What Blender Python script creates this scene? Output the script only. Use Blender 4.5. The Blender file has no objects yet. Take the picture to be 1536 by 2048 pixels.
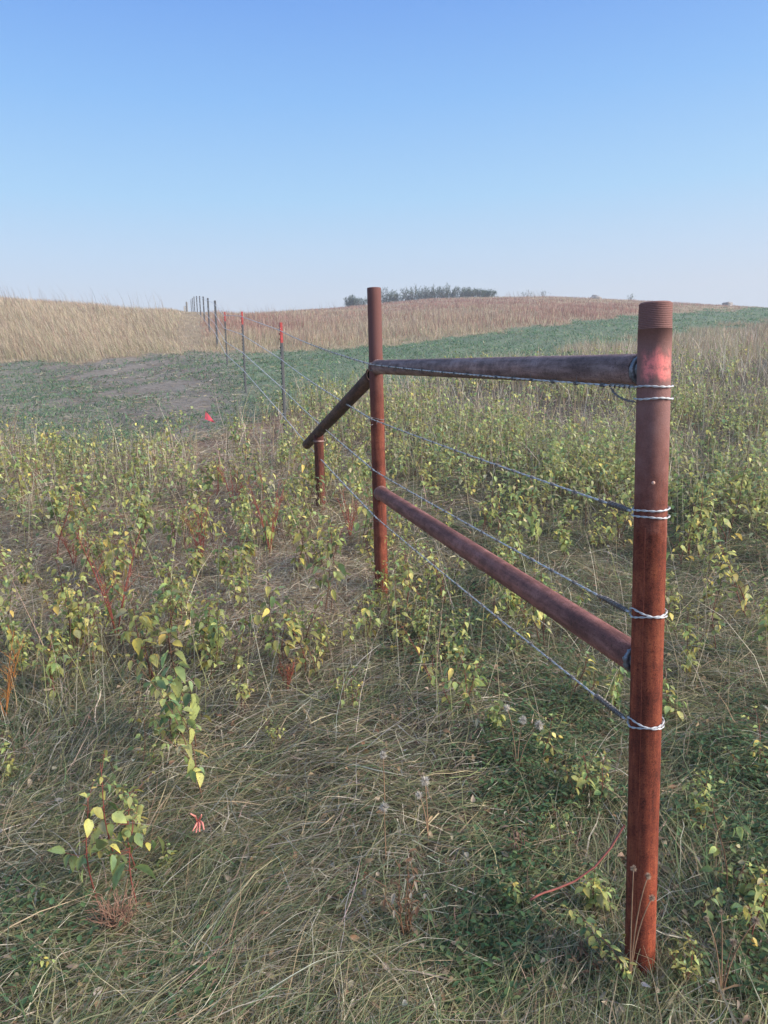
import bpy, bmesh, math
import numpy as np
from mathutils import Matrix, Vector

rng = np.random.default_rng(7)
R = math.radians
SC = bpy.context.scene
COL = SC.collection

# ------------------------------------------------------------------ camera
F = 1539.0                      # focal length in photo pixels (1536 x 2048)
PITCH, ROLL = R(8.06), R(1.42)
CAM = np.array([0.0, 0.0, 1.43])
f0 = np.array([0, math.cos(PITCH), -math.sin(PITCH)])
u0 = np.array([0, math.sin(PITCH), math.cos(PITCH)])
r0 = np.array([1.0, 0, 0])
RV = r0 * math.cos(ROLL) - u0 * math.sin(ROLL)
UV = u0 * math.cos(ROLL) + r0 * math.sin(ROLL)
cam = bpy.data.cameras.new('camera')
cam.sensor_fit = 'VERTICAL'
cam.sensor_height = 24.0
cam.lens = 24.0 * F / 2048.0
cam.clip_start, cam.clip_end = 0.05, 3000
camo = bpy.data.objects.new('camera', cam)
COL.objects.link(camo)
M = Matrix([[RV[0], UV[0], -f0[0], CAM[0]], [RV[1], UV[1], -f0[1], CAM[1]],
            [RV[2], UV[2], -f0[2], CAM[2]], [0, 0, 0, 1]])
camo.matrix_world = M
SC.camera = camo

# ------------------------------------------------------------------ sky, sun, exposure
SUN_AZ, SUN_EL = R(108), R(26)       # clockwise from +Y (the way the camera looks)
world = bpy.data.worlds.new('World')
SC.world = world
world.use_nodes = True
wn = world.node_tree
wn.nodes.clear()
sky = wn.nodes.new('ShaderNodeTexSky')
sky.sky_type = 'NISHITA'
sky.sun_disc = False
sky.sun_elevation = SUN_EL
sky.sun_rotation = SUN_AZ
sky.altitude = 300
sky.air_density = 1.0
sky.dust_density = 0.6
sky.ozone_density = 2.2
bg = wn.nodes.new('ShaderNodeBackground')
bg.inputs['Strength'].default_value = 0.10
wo = wn.nodes.new('ShaderNodeOutputWorld')
# hazy evening sky: the physical sky blended with its measured fall-off from zenith to horizon
EXPO = 1.4
wtc = wn.nodes.new('ShaderNodeTexCoord')
wsx = wn.nodes.new('ShaderNodeSeparateXYZ')
wn.links.new(wtc.outputs['Generated'], wsx.inputs[0])
wr = wn.nodes.new('ShaderNodeValToRGB')
STOPS = [(0.0, (.68, .69, .78)), (.128, (.66, .71, .81)), (.18, (.56, .71, .89)), (.242, (.415, .675, .95)), (.344, (.26, .53, .955)), (.43, (.175, .40, .90)), (.75, (.23, .41, .76)), (1.0, (.27, .42, .70))]
while len(wr.color_ramp.elements) < len(STOPS): wr.color_ramp.elements.new(.5)
for e_, (p_, c_) in zip(wr.color_ramp.elements, STOPS):
    e_.position = p_; e_.color = (*c_, 1)
wn.links.new(wsx.outputs[2], wr.inputs[0])
wsc = wn.nodes.new('ShaderNodeVectorMath'); wsc.operation = 'SCALE'
wsc.inputs['Scale'].default_value = 1.0 / (0.10 * 2 ** EXPO)
wn.links.new(wr.outputs[0], wsc.inputs[0])
wmx = wn.nodes.new('ShaderNodeMix'); wmx.data_type = 'RGBA'; wmx.inputs[0].default_value = .9
wn.links.new(sky.outputs[0], wmx.inputs[6]); wn.links.new(wsc.outputs[0], wmx.inputs[7])
wn.links.new(wmx.outputs[2], bg.inputs[0])
wn.links.new(bg.outputs[0], wo.inputs[0])
sl = bpy.data.lights.new('sun', 'SUN')
sl.energy = 2.9
sl.angle = R(30)
sl.color = (1.0, 0.88, 0.74)
slo = bpy.data.objects.new('sun', sl)
COL.objects.link(slo)
sd = Vector((math.sin(SUN_AZ) * math.cos(SUN_EL), math.cos(SUN_AZ) * math.cos(SUN_EL), math.sin(SUN_EL)))
slo.rotation_euler = sd.to_track_quat('Z', 'Y').to_euler()
slo.location = (20, -8, 12)
SC.view_settings.view_transform = 'Standard'
SC.view_settings.look = 'None'
SC.view_settings.gamma = 1
SC.view_settings.exposure = EXPO
SC.cycles.max_bounces = 5
SC.cycles.diffuse_bounces = 3
SC.cycles.transmission_bounces = 3

# ------------------------------------------------------------------ projection helpers
def ray(px, py):
    px = np.asarray(px, float); py = np.asarray(py, float)
    a = (px - 768.0) / F; b = (1024.0 - py) / F
    return f0 + a[..., None] * RV + b[..., None] * UV
def at_y(px, py, Y):                 # the point of a line of sight that lies Y metres ahead
    d = ray(px, py)
    return CAM + d * (np.asarray(Y, float) / d[..., 1])[..., None]
def at_depth(px, py, z):
    return CAM + ray(px, py) * z
def proj(P):
    D = P - CAM
    z = np.maximum(D @ f0, 1e-3)
    return 768 + F * (D @ RV) / z, 1024 - F * (D @ UV) / z

# ------------------------------------------------------------------ terrain
SIL = np.array([(-700, 560), (-300, 566), (0, 586), (100, 592), (200, 601), (300, 614), (370, 622), (480, 618), (560, 613),
                (690, 606), (780, 597), (870, 589), (960, 587), (1100, 585), (1250, 592), (1400, 600), (1536, 606),
                (1900, 614), (2400, 622)], float)
_sr = ray(SIL[:, 0], SIL[:, 1])
SA, SE = _sr[:, 0] / _sr[:, 1], _sr[:, 2] / _sr[:, 1]
PY = np.array([-60, -6, 0, 1.75, 4.1, 5.6, 8.3, 13.3, 19.0, 24.0])
PH = np.array([-9, -2.45, -1.66, -1.43, -1.05, -0.83, -0.45, 0.26, 1.03, 1.9])
def smoothstep(a, b, x):
    t = np.clip((x - a) / (b - a), 0, 1)
    return t * t * (3 - 2 * t)
def bumps(x, y):
    b = 0.016 * np.sin(3.1 * x + 1.3) * np.sin(2.7 * y + .4) + 0.012 * np.sin(5.3 * x - 2.2 * y) + 0.008 * np.sin(9.1 * x + 7.7 * y + 2)
    b = b + 0.05 * np.sin(.8 * x + .5) * np.sin(.6 * y + 1.1) * smoothstep(6, 12, y)
    return b
def hermite(x, xp, yp):
    i = np.clip(np.searchsorted(xp, x) - 1, 0, len(xp) - 2)
    m = np.gradient(yp, xp)
    d = xp[i + 1] - xp[i]
    t = np.clip((x - xp[i]) / d, 0, 1)
    return ((2 * t**3 - 3 * t**2 + 1) * yp[i] + (t**3 - 2 * t**2 + t) * d * m[i]
            + (-2 * t**3 + 3 * t**2) * yp[i + 1] + (t**3 - t**2) * d * m[i + 1])
def H(x, y):
    x = np.asarray(x, float); y = np.asarray(y, float)
    Y = np.maximum(y, 1.0)
    a = np.clip(x / np.maximum(y, 8.0), -1.3, 1.3)
    near = hermite(np.minimum(y, 22), PY, PH)
    pa = 768 + F * a * .99
    yc = 58 + 30 * smoothstep(430, 820, pa)
    gr = 0.55 * (1 - .8 * np.exp(-((pa - 395) / 75)**2))
    ec = np.interp(a, SA, SE) - gr / yc
    t = np.clip((Y - 19) / (yc - 19), 0, 1)
    e19 = 1.03 / 19
    e = e19 + (ec - e19) * (1 - (1 - t)**3.2)
    far = e * Y
    s = np.maximum(Y - yc, 0)
    far = np.where(Y > yc, ec * yc + ec * s - 0.0035 * np.minimum(s, 45)**2 - 0.315 * np.maximum(s - 45, 0), far)
    far = np.maximum(far, -6)
    w = smoothstep(17, 21, y)
    return CAM[2] + near * (1 - w) + far * w + bumps(x, y) * (1 + .4 * w)

# zone borders in the field (as lines on the ground, taken from the photo's sight lines)
UP = np.array([(-900, 720), (0, 718), (200, 724), (330, 716), (430, 700), (560, 702), (640, 706), (760, 690), (870, 681), (1000, 664),
               (1140, 645), (1350, 625), (1536, 616), (2600, 612)], float)
LO = np.array([(-900, 890), (0, 885), (150, 900), (300, 890), (430, 865), (560, 828), (650, 800), (760, 768), (900, 745), (1050, 733), (1200, 700),
               (1350, 676), (1536, 648), (2600, 640)], float)
def fuzz(x, y, s=1.0):
    return np.sin(1.7 * x * s + .9 * y * s) + np.sin(3.9 * x * s - 2.1 * y * s + 1) * .6 + np.sin(7.3 * y * s + 5.1 * x * s) * .4
def zones(x, y):
    P = np.stack([x, y, H(x, y)], -1)
    px, py = proj(P)
    py = np.where(y < .6, 2100, py)
    wob = fuzz(x, y, .6)
    up = np.interp(px, UP[:, 0], UP[:, 1]) + wob * 3 * (1 + .9 * (px < 430)) + 2.5 * np.sin(px * .11) * np.sin(px * .037)
    lo = np.interp(px, LO[:, 0], LO[:, 1]) + wob * 8
    return px, py, up, lo

# ------------------------------------------------------------------ mesh building
def new_mesh(name, V, Q, C=None, mat=None, smooth=False):
    me = bpy.data.meshes.new(name)
    V = np.ascontiguousarray(V, np.float32); Q = np.ascontiguousarray(Q, np.int32)
    n, k = Q.shape
    me.vertices.add(len(V)); me.vertices.foreach_set('co', V.ravel())
    me.loops.add(n * k); me.loops.foreach_set('vertex_index', Q.ravel())
    me.polygons.add(n); me.polygons.foreach_set('loop_start', np.arange(0, n * k, k, dtype=np.int32))
    me.update(calc_edges=True)
    if C is not None:
        ca = me.color_attributes.new('tint', 'FLOAT_COLOR', 'POINT')
        ca.data.foreach_set('color', np.concatenate([C, np.ones((len(C), 1))], 1).astype(np.float32).ravel())
    if smooth:
        me.polygons.foreach_set('use_smooth', np.ones(n, bool))
    if mat: me.materials.append(mat)
    me.validate()
    return me
def link(name, me, parent=None, loc=None):
    o = bpy.data.objects.new(name, me)
    COL.objects.link(o)
    if parent is not None: o.parent = parent
    if loc is not None: o.location = loc
    return o
def tag(o, label=None, cat=None, group=None, kind=None):
    if label: o['label'] = label
    if cat: o['category'] = cat
    if group: o['group'] = group
    if kind: o['kind'] = kind
    return o
def empty(name, loc=(0, 0, 0), rz=0):
    o = bpy.data.objects.new(name, None)
    o.empty_display_size = .1
    COL.objects.link(o)
    o.location = loc; o.rotation_euler = (0, 0, rz)
    return o
def join(parts):
    Vs, Qs, Cs, n = [], [], [], 0
    for p in parts:
        Vs.append(p[0]); Qs.append(p[1] + n); n += len(p[0])
        if len(p) > 2 and p[2] is not None: Cs.append(p[2])
    return np.concatenate(Vs), np.concatenate(Qs), (np.concatenate(Cs) if Cs else None)

def blades(base, az, length, el0, el1, width, col, segs=4, follow=True, tipcol=None, power=1.0):
    """curved tapering grass blades; el0 -> el1 is the rise of the blade from root to tip"""
    N = len(base)
    az = np.broadcast_to(az, (N,)).copy(); length = np.broadcast_to(length, (N,)); width = np.broadcast_to(width, (N,))
    el0 = np.broadcast_to(el0, (N,)); el1 = np.broadcast_to(el1, (N,))
    pts = np.zeros((N, segs + 1, 3))
    pts[:, 0] = base
    g0 = H(base[:, 0], base[:, 1]) if follow else None
    wander = rng.normal(0, .19, (N, segs))
    a = az.copy()
    loc = np.zeros((N, 3))
    for s in range(segs):
        t = ((s + .5) / segs) ** power
        el = el0 + (el1 - el0) * t
        a = a + wander[:, s]
        st = (length / segs)[:, None] * np.stack([np.cos(el) * np.cos(a), np.cos(el) * np.sin(a), np.sin(el)], -1)
        loc = loc + st
        loc[:, 2] = np.maximum(loc[:, 2], .004 - (base[:, 2] - g0)) if follow else loc[:, 2]
        q = base + loc
        if follow:
            q[:, 2] += H(q[:, 0], q[:, 1]) - g0
        pts[:, s + 1] = q
    side_a = az + math.pi / 2 + rng.normal(0, .9, N)
    side = np.stack([np.cos(side_a), np.sin(side_a), rng.normal(0, .45, N)], -1)
    side /= np.linalg.norm(side, axis=1)[:, None]
    prof = np.array([1.0 - .88 * (s / segs) ** 1.5 for s in range(segs + 1)])
    off = side[:, None, :] * (width[:, None] * .5 * prof[None])[..., None]
    V = np.stack([pts - off, pts + off], 2).reshape(-1, 3)
    b = (np.arange(N) * (segs + 1) * 2)[:, None] + (np.arange(segs) * 2)[None]
    Q = np.stack([b, b + 1, b + 3, b + 2], -1).reshape(-1, 4)
    if tipcol is None:
        C = np.repeat(col[:, None], (segs + 1) * 2, 1).reshape(-1, 3)
    else:
        tt = np.repeat(np.linspace(0, 1, segs + 1) ** 1.3, 2)[None, :, None]
        C = (col[:, None] * (1 - tt) + tipcol[:, None] * tt).reshape(-1, 3)
    return V, Q, C

LT = np.array([0, .18, .45, .75, 1.0]); LW = np.array([.07, .72, 1.0, .62, .04])
def leaves(pos, az, el, length, width, col, droop=.25, fold=.25, roll=None, edge=None):
    """ovate leaves: base position, heading, rise, size"""
    N = len(pos)
    length = np.broadcast_to(length, (N,)); width = np.broadcast_to(width, (N,))
    d = np.stack([np.cos(el) * np.cos(az), np.cos(el) * np.sin(az), np.sin(el)], -1)
    s = np.stack([-np.sin(az), np.cos(az), np.zeros(N)], -1)
    n = np.cross(d, s)
    if roll is not None:
        s, n = s * np.cos(roll)[:, None] + n * np.sin(roll)[:, None], n * np.cos(roll)[:, None] - s * np.sin(roll)[:, None]
    k = len(LT)
    V = np.zeros((N, k, 3, 3))
    dr = np.broadcast_to(droop, (N,)); fo = np.broadcast_to(fold, (N,))
    for i in range(k):
        for j, sg in enumerate((-1, 0, 1)):
            w = sg * LW[i] * width * .5
            V[:, i, j] = (pos + d * (length * LT[i])[:, None] + s * w[:, None]
                          + n * (fo * np.abs(w) - dr * length * LT[i] ** 2)[:, None])
    b = (np.arange(N) * k * 3)[:, None, None] + (np.arange(k - 1) * 3)[None, :, None] + np.arange(2)[None, None]
    Q = np.stack([b, b + 1, b + 4, b + 3], -1).reshape(-1, 4)
    C = np.repeat(col[:, None], k * 3, 1).reshape(N, k, 3, 3).copy()
    if edge is not None:
        C[:, :, 0] = C[:, :, 0] * .5 + edge[:, None] * .5
        C[:, -1] = C[:, -1] * .3 + edge[:, None] * .7
    return V.reshape(-1, 3), Q, C.reshape(-1, 3)

def tube(path, rad, n=8, caps=True, col=None):
    P = np.asarray(path, float)
    m = len(P)
    rad = np.broadcast_to(rad, (m,))
    T = np.gradient(P, axis=0)
    T /= np.maximum(np.linalg.norm(T, axis=1), 1e-9)[:, None]
    ref = np.array([0, 0, 1.0]) if abs(T[0][2]) < .9 else np.array([1.0, 0, 0])
    u = np.cross(T[0], ref); u /= np.linalg.norm(u)
    V = []
    for i in range(m):
        u = u - T[i] * (u @ T[i]); u /= np.linalg.norm(u)
        v = np.cross(T[i], u)
        th = np.arange(n) * 2 * math.pi / n
        V.append(P[i] + rad[i] * (np.cos(th)[:, None] * u + np.sin(th)[:, None] * v))
    V = np.concatenate(V)
    i, j = np.meshgrid(np.arange(m - 1), np.arange(n), indexing='ij')
    a = i * n + j; b = i * n + (j + 1) % n
    Q = np.stack([a, b, b + n, a + n], -1).reshape(-1, 4)
    if caps:
        V = np.concatenate([V, P[:1], P[-1:]])
        c0, c1 = m * n, m * n + 1
        cq = []
        for j in range(0, n, 2):
            cq.append((c0, (j + 2) % n, (j + 1) % n, j))
            cq.append((c1, (m - 1) * n + j, (m - 1) * n + (j + 1) % n, (m - 1) * n + (j + 2) % n))
        Q = np.concatenate([Q, np.array(cq)])
    C = None if col is None else np.repeat(np.asarray(col, float)[None], len(V), 0)
    return V, Q, C
def lathe(prof, n=40):
    """prof: (radius, z) pairs"""
    prof = np.asarray(prof, float); m = len(prof)
    th = np.arange(n) * 2 * math.pi / n
    V = np.stack([prof[:, 0][:, None] * np.cos(th), prof[:, 0][:, None] * np.sin(th), np.repeat(prof[:, 1][:, None], n, 1)], -1).reshape(-1, 3)
    i, j = np.meshgrid(np.arange(m - 1), np.arange(n), indexing='ij')
    a = i * n + j; b = i * n + (j + 1) % n
    return V, np.stack([a, b, b + n, a + n], -1).reshape(-1, 4), None
def dense(path, step):
    P = np.asarray(path, float)
    L = np.concatenate([[0], np.cumsum(np.linalg.norm(np.diff(P, axis=0), axis=1))])
    s = np.linspace(0, L[-1], max(int(L[-1] / step), 2) + 1)
    return np.stack([np.interp(s, L, P[:, k]) for k in range(3)], -1), s
def frames(P):
    T = np.gradient(P, axis=0); T /= np.maximum(np.linalg.norm(T, axis=1), 1e-9)[:, None]
    S = np.cross(T, [0, 0, 1.0]); S /= np.maximum(np.linalg.norm(S, axis=1), 1e-9)[:, None]
    return T, S, np.cross(S, T)
def coil(path, rad, pitch, strand, phase=0, n=6, per=10):
    P, s = dense(path, pitch / per)
    T, S, U = frames(P)
    a = s / pitch * 2 * math.pi + phase
    return tube(P + rad * (np.cos(a)[:, None] * S + np.sin(a)[:, None] * U), strand, n)
def twisted(path, pitch=.075, strand=.0015, n=6, per=10):
    return [coil(path, strand * 1.02, pitch, strand, ph, n, per) for ph in (0, math.pi)]

PR = at_depth(1308, 740, 1.72); PL = at_depth(752, 734, 4.06)
PZ = [float(at_y(1312, q, PR[1] - .03)[2] - H(PR[0], PR[1])) for q in (756, 702)]
# ------------------------------------------------------------------ materials
def mat_new(name):
    m = bpy.data.materials.new(name); m.use_nodes = True
    nt = m.node_tree
    return m, nt, nt.nodes['Principled BSDF'], nt.nodes['Material Output']
def nd(nt, t, **kw):
    n = nt.nodes.new(t)
    for k, v in kw.items():
        if k in n.inputs: n.inputs[k].default_value = v
        else: setattr(n, k, v)
    return n
def ramp(nt, fac, stops):
    r = nt.nodes.new('ShaderNodeValToRGB')
    el = r.color_ramp.elements
    while len(el) < len(stops): el.new(.5)
    for e, (p, c) in zip(el, stops):
        e.position = p; e.color = (*c, 1) if len(c) == 3 else c
    nt.links.new(fac, r.inputs[0])
    return r.outputs[0]
def mixc(nt, fac, a, b, mode='MIX'):
    n = nt.nodes.new('ShaderNodeMix'); n.data_type = 'RGBA'; n.blend_type = mode
    for s, v in ((0, fac), (6, a), (7, b)):
        if isinstance(v, bpy.types.NodeSocket): nt.links.new(v, n.inputs[s])
        else: n.inputs[s].default_value = v if s == 0 else (*v, 1)
    return n.outputs[2]
def math_n(nt, op, a, b=None):
    n = nt.nodes.new('ShaderNodeMath'); n.operation = op
    for i, v in enumerate((a, b)):
        if v is None: continue
        if isinstance(v, bpy.types.NodeSocket): nt.links.new(v, n.inputs[i])
        else: n.inputs[i].default_value = v
    return n.outputs[0]
def noise(nt, vec, scale, detail=3, rough=.6):
    n = nd(nt, 'ShaderNodeTexNoise', Scale=scale, Detail=detail, Roughness=rough)
    nt.links.new(vec, n.inputs['Vector'])
    return n.outputs['Fac']
def coords(nt, scale=(1, 1, 1), out='Object'):
    tc = nt.nodes.new('ShaderNodeTexCoord')
    mp = nd(nt, 'ShaderNodeMapping', Scale=scale)
    nt.links.new(tc.outputs[out], mp.inputs['Vector'])
    return mp.outputs[0], tc
def plant_mat(name, trans=.3, rough=.6, var=.25):
    m, nt, bs, out = mat_new(name)
    at = nd(nt, 'ShaderNodeAttribute', attribute_name='tint')
    v, _ = coords(nt, out='Generated') if False else coords(nt)
    nz = noise(nt, v, 45, 2)
    lum = ramp(nt, nz, [(.3, (1 - var,) * 3), (.7, (1 + var,) * 3)])
    c = mixc(nt, 1.0, at.outputs['Color'], lum, 'MULTIPLY')
    if name == 'leaf':
        sp = ramp(nt, noise(nt, v, 150, 3, .6), [(.60, (0,) * 3), (.68, (.75,) * 3)])
        c = mixc(nt, sp, c, (.22, .15, .07))
    nt.links.new(c, bs.inputs['Base Color'])
    bs.inputs['Roughness'].default_value = rough
    bs.inputs['Specular IOR Level'].default_value = .25
    tr = nt.nodes.new('ShaderNodeBsdfTranslucent')
    nt.links.new(c, tr.inputs[0])
    mx = nd(nt, 'ShaderNodeMixShader', Fac=trans)
    nt.links.new(bs.outputs[0], mx.inputs[1]); nt.links.new(tr.outputs[0], mx.inputs[2])
    nt.links.new(mx.outputs[0], out.inputs[0])
    return m
GRASS = plant_mat('dry_grass', .36)
LEAF = plant_mat('leaf', .42, .45, .18)
STEM = plant_mat('plant_stem', .0, .7, .2)

def rust_mat(name, dark, mid, light, top=None, paint=None, streak=1.0, rough=.72):
    """rusted pipe; coordinates are the pipe's own, z along it"""
    m, nt, bs, out = mat_new(name)
    v, tc = coords(nt)
    vs, _ = coords(nt, (1, 1, .12))
    n1 = noise(nt, v, 18, 5, .65)
    n2 = noise(nt, v, 330, 3, .7)
    n3 = noise(nt, vs, 60, 4, .6)
    fac = math_n(nt, 'ADD', math_n(nt, 'MULTIPLY', n1, .34), math_n(nt, 'ADD', math_n(nt, 'MULTIPLY', n2, .33), math_n(nt, 'MULTIPLY', n3, .33)))
    c = ramp(nt, fac, [(.41, dark), (.5, mid), (.58, light)])
    big = ramp(nt, noise(nt, vs, 9, 5, .7), [(.38, (.62,) * 3), (.5, (1, 1, 1)), (.64, (1.45, 1.3, 1.15))])
    c = mixc(nt, .8, c, big, 'MULTIPLY')
    pits = ramp(nt, noise(nt, v, 160, 2, .5), [(.30, (.45,) * 3), (.42, (1,) * 3)])
    c = mixc(nt, .8, c, pits, 'MULTIPLY')
    if top:                            # greyer towards one end: unrusted mill scale, plus veiling haze put into the colour
        sx = nt.nodes.new('ShaderNodeSeparateXYZ'); nt.links.new(tc.outputs['Object'], sx.inputs[0])
        zf = math_n(nt, 'ADD', sx.outputs[2], math_n(nt, 'MULTIPLY', math_n(nt, 'SUBTRACT', n1, .5), top[3]))
        mr = nd(nt, 'ShaderNodeMapRange'); mr.inputs[1].default_value = top[1]; mr.inputs[2].default_value = top[2]
        nt.links.new(zf, mr.inputs[0])
        topc = mixc(nt, n2, tuple(x * .65 for x in top[0]), tuple(x * 1.35 for x in top[0]))
        c = mixc(nt, mr.outputs[0], c, topc)
    if paint:                          # sprayed marking band: (colour, z0, z1, heading, spread)
        pc, z0, z1, hx, hy = paint
        sx = nt.nodes.new('ShaderNodeSeparateXYZ'); nt.links.new(tc.outputs['Object'], sx.inputs[0])
        wz = math_n(nt, 'ADD', sx.outputs[2], math_n(nt, 'MULTIPLY', math_n(nt, 'SUBTRACT', noise(nt, vs, 55, 3), .5), .055))
        m1 = nd(nt, 'ShaderNodeMapRange', interpolation_type='SMOOTHSTEP'); m1.inputs[1].default_value = z0 - .006; m1.inputs[2].default_value = z0 + .012; nt.links.new(wz, m1.inputs[0])
        m2 = nd(nt, 'ShaderNodeMapRange', interpolation_type='SMOOTHSTEP'); m2.inputs[1].default_value = z1 + .012; m2.inputs[2].default_value = z1 - .02; nt.links.new(wz, m2.inputs[0])
        dt = math_n(nt, 'ADD', math_n(nt, 'MULTIPLY', sx.outputs[0], hx), math_n(nt, 'MULTIPLY', sx.outputs[1], hy))
        m3 = nd(nt, 'ShaderNodeMapRange', interpolation_type='SMOOTHSTEP'); m3.inputs[1].default_value = .012; m3.inputs[2].default_value = .03; nt.links.new(dt, m3.inputs[0])
        cover = ramp(nt, noise(nt, v, 70, 4, .7), [(.34, (.12,) * 3), (.56, (1,) * 3)])
        k = math_n(nt, 'MULTIPLY', math_n(nt, 'MULTIPLY', m1.outputs[0], m2.outputs[0]), math_n(nt, 'MULTIPLY', m3.outputs[0], cover))
        c = mixc(nt, math_n(nt, 'MULTIPLY', k, .92), c, pc)
    nt.links.new(c, bs.inputs['Base Color'])
    bs.inputs['Roughness'].default_value = min(rough + .1, .9)
    bs.inputs['Specular IOR Level'].default_value = .22
    bp = nd(nt, 'ShaderNodeBump', Strength=.6, Distance=.0014)
    nt.links.new(math_n(nt, 'ADD', n2, math_n(nt, 'MULTIPLY', n1, 1.5)), bp.inputs['Height'])
    nt.links.new(bp.outputs[0], bs.inputs['Normal'])
    return m
def plain_mat(name, col, rough=.6, metal=0, var=.2, scale=60):
    m, nt, bs, out = mat_new(name)
    v, _ = coords(nt)
    c = ramp(nt, noise(nt, v, scale, 4), [(.3, tuple(x * (1 - var) for x in col)), (.7, tuple(min(x * (1 + var), 1) for x in col))])
    nt.links.new(c, bs.inputs['Base Color'])
    bs.inputs['Roughness'].default_value = rough; bs.inputs['Metallic'].default_value = metal
    return m
RUST_NEAR = rust_mat('rusty_pipe_near', (.085, .023, .016), (.19, .045, .026), (.30, .085, .044),
                     top=((.235, .125, .115), 1.10, 1.42, .5), paint=((.92, .27, .25), PZ[0], PZ[1], -.15, -.989))
RUST_FAR = rust_mat('rusty_pipe_far', (.085, .026, .018), (.17, .046, .03), (.27, .085, .05), top=((.15, .068, .062), .95, 1.35, .4))
RUST_STUB = rust_mat('rusty_stub', (.05, .018, .014), (.10, .03, .022), (.16, .055, .035))
RUST_RAIL = rust_mat('rusty_rail', (.12, .078, .076), (.23, .15, .145), (.34, .245, .24), streak=1.3, rough=.6)
RUST_LOW = rust_mat('rusty_lower_rail', (.14, .062, .053), (.235, .098, .082), (.34, .16, .138), streak=1.2, rough=.62)
RUST_DARK = rust_mat('rusty_brace', (.045, .028, .024), (.085, .05, .042), (.15, .08, .06))
WELD = plain_mat('weld_bead', (.20, .22, .25), .45, .6, .5, 200)
BORE = plain_mat('pipe_bore', (.05, .035, .03), .9)
WIRE = plain_mat('galvanised_wire', (.52, .54, .57), .5, .2, .25, 120)
WIRE_DULL = plain_mat('weathered_wire', (.20, .19, .19), .55, .5, .3, 120)
TPOST = plain_mat('t_post_steel', (.04, .045, .052), .6, .1, .35, 60)
TRED = plain_mat('t_post_red', (.25, .024, .024), .65, 0, .45, 45)
FLAGM = plain_mat('flag_pink', (.95, .13, .16), .5, 0, .08, 30)
ROCK = plain_mat('rock', (.30, .28, .27), .9, 0, .35, 8)

# ------------------------------------------------------------------ ground sheet
def ground_colour(x, y):
    px, py, up, lo = zones(x, y)
    w1 = .5 + .5 * np.clip(fuzz(x, y, 1.3) / 2 + rng.normal(0, .3, x.shape), -1, 1)
    near = np.array([.075, .066, .055]) * (1 - w1)[..., None] + np.array([.14, .118, .092]) * w1[..., None]
    soil = np.array([.19, .168, .148]) * (1 - w1)[..., None] + np.array([.25, .225, .195]) * w1[..., None]
    dry = np.array([.30, .235, .155]) * (1 - w1)[..., None] + np.array([.36, .285, .20]) * w1[..., None]
    gcov = (smoothstep(420, 560, px) * .8 + .25 * np.clip(fuzz(x, y, .75), 0, 1))[..., None].clip(0, .85)
    soil = soil * (1 - gcov) + np.array([.14, .20, .13]) * gcov
    k1 = smoothstep(-8, 8, lo - py)[..., None]; k2 = smoothstep(-3, 3, up - py)[..., None]
    lf2 = (smoothstep(1420, 1100, py) * smoothstep(820, 560, px))[..., None]
    near = near * (1 - lf2) + np.array([.26, .185, .14]) * lf2
    c = near * (1 - k1) + soil * k1
    return c * (1 - k2) + dry * k2
def build_ground():
    ys = np.concatenate([np.linspace(-60, -2, 16), np.linspace(-1.8, 8, 90), np.geomspace(8.1, 120, 170), np.geomspace(123, 700, 30)])
    ts = np.linspace(-1, 1, 260)
    ts = np.sign(ts) * (.55 * np.abs(ts) + .45 * np.abs(ts) ** 3)
    Yg, Tg = np.meshgrid(ys, ts, indexing='ij')
    Xg = Tg * (14 + 1.5 * np.abs(Yg))
    V = np.stack([Xg, Yg, H(Xg, Yg)], -1).reshape(-1, 3)
    m, n = Yg.shape
    i, j = np.meshgrid(np.arange(m - 1), np.arange(n - 1), indexing='ij')
    a = i * n + j
    Q = np.stack([a, a + 1, a + n + 1, a + n], -1).reshape(-1, 4)
    C = ground_colour(V[:, 0], V[:, 1])
    g, nt, bs, out = mat_new('prairie_soil')
    at = nd(nt, 'ShaderNodeAttribute', attribute_name='tint')
    v, _ = coords(nt)
    lum = ramp(nt, noise(nt, v, 9, 8, .75), [(.3, (.55,) * 3), (.7, (1.35,) * 3)])
    c = mixc(nt, 1.0, at.outputs['Color'], lum, 'MULTIPLY')
    nt.links.new(c, bs.inputs['Base Color']); bs.inputs['Roughness'].default_value = .95
    bs.inputs['Specular IOR Level'].default_value = .1
    bp = nd(nt, 'ShaderNodeBump', Strength=.8, Distance=.02)
    nt.links.new(noise(nt, v, 40, 6, .7), bp.inputs['Height']); nt.links.new(bp.outputs[0], bs.inputs['Normal'])
    o = link('ground', new_mesh('ground', V, Q, C, g, True))
    tag(o, 'rolling prairie ground rising to a low crest', 'ground', kind='structure')
build_ground()

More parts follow.
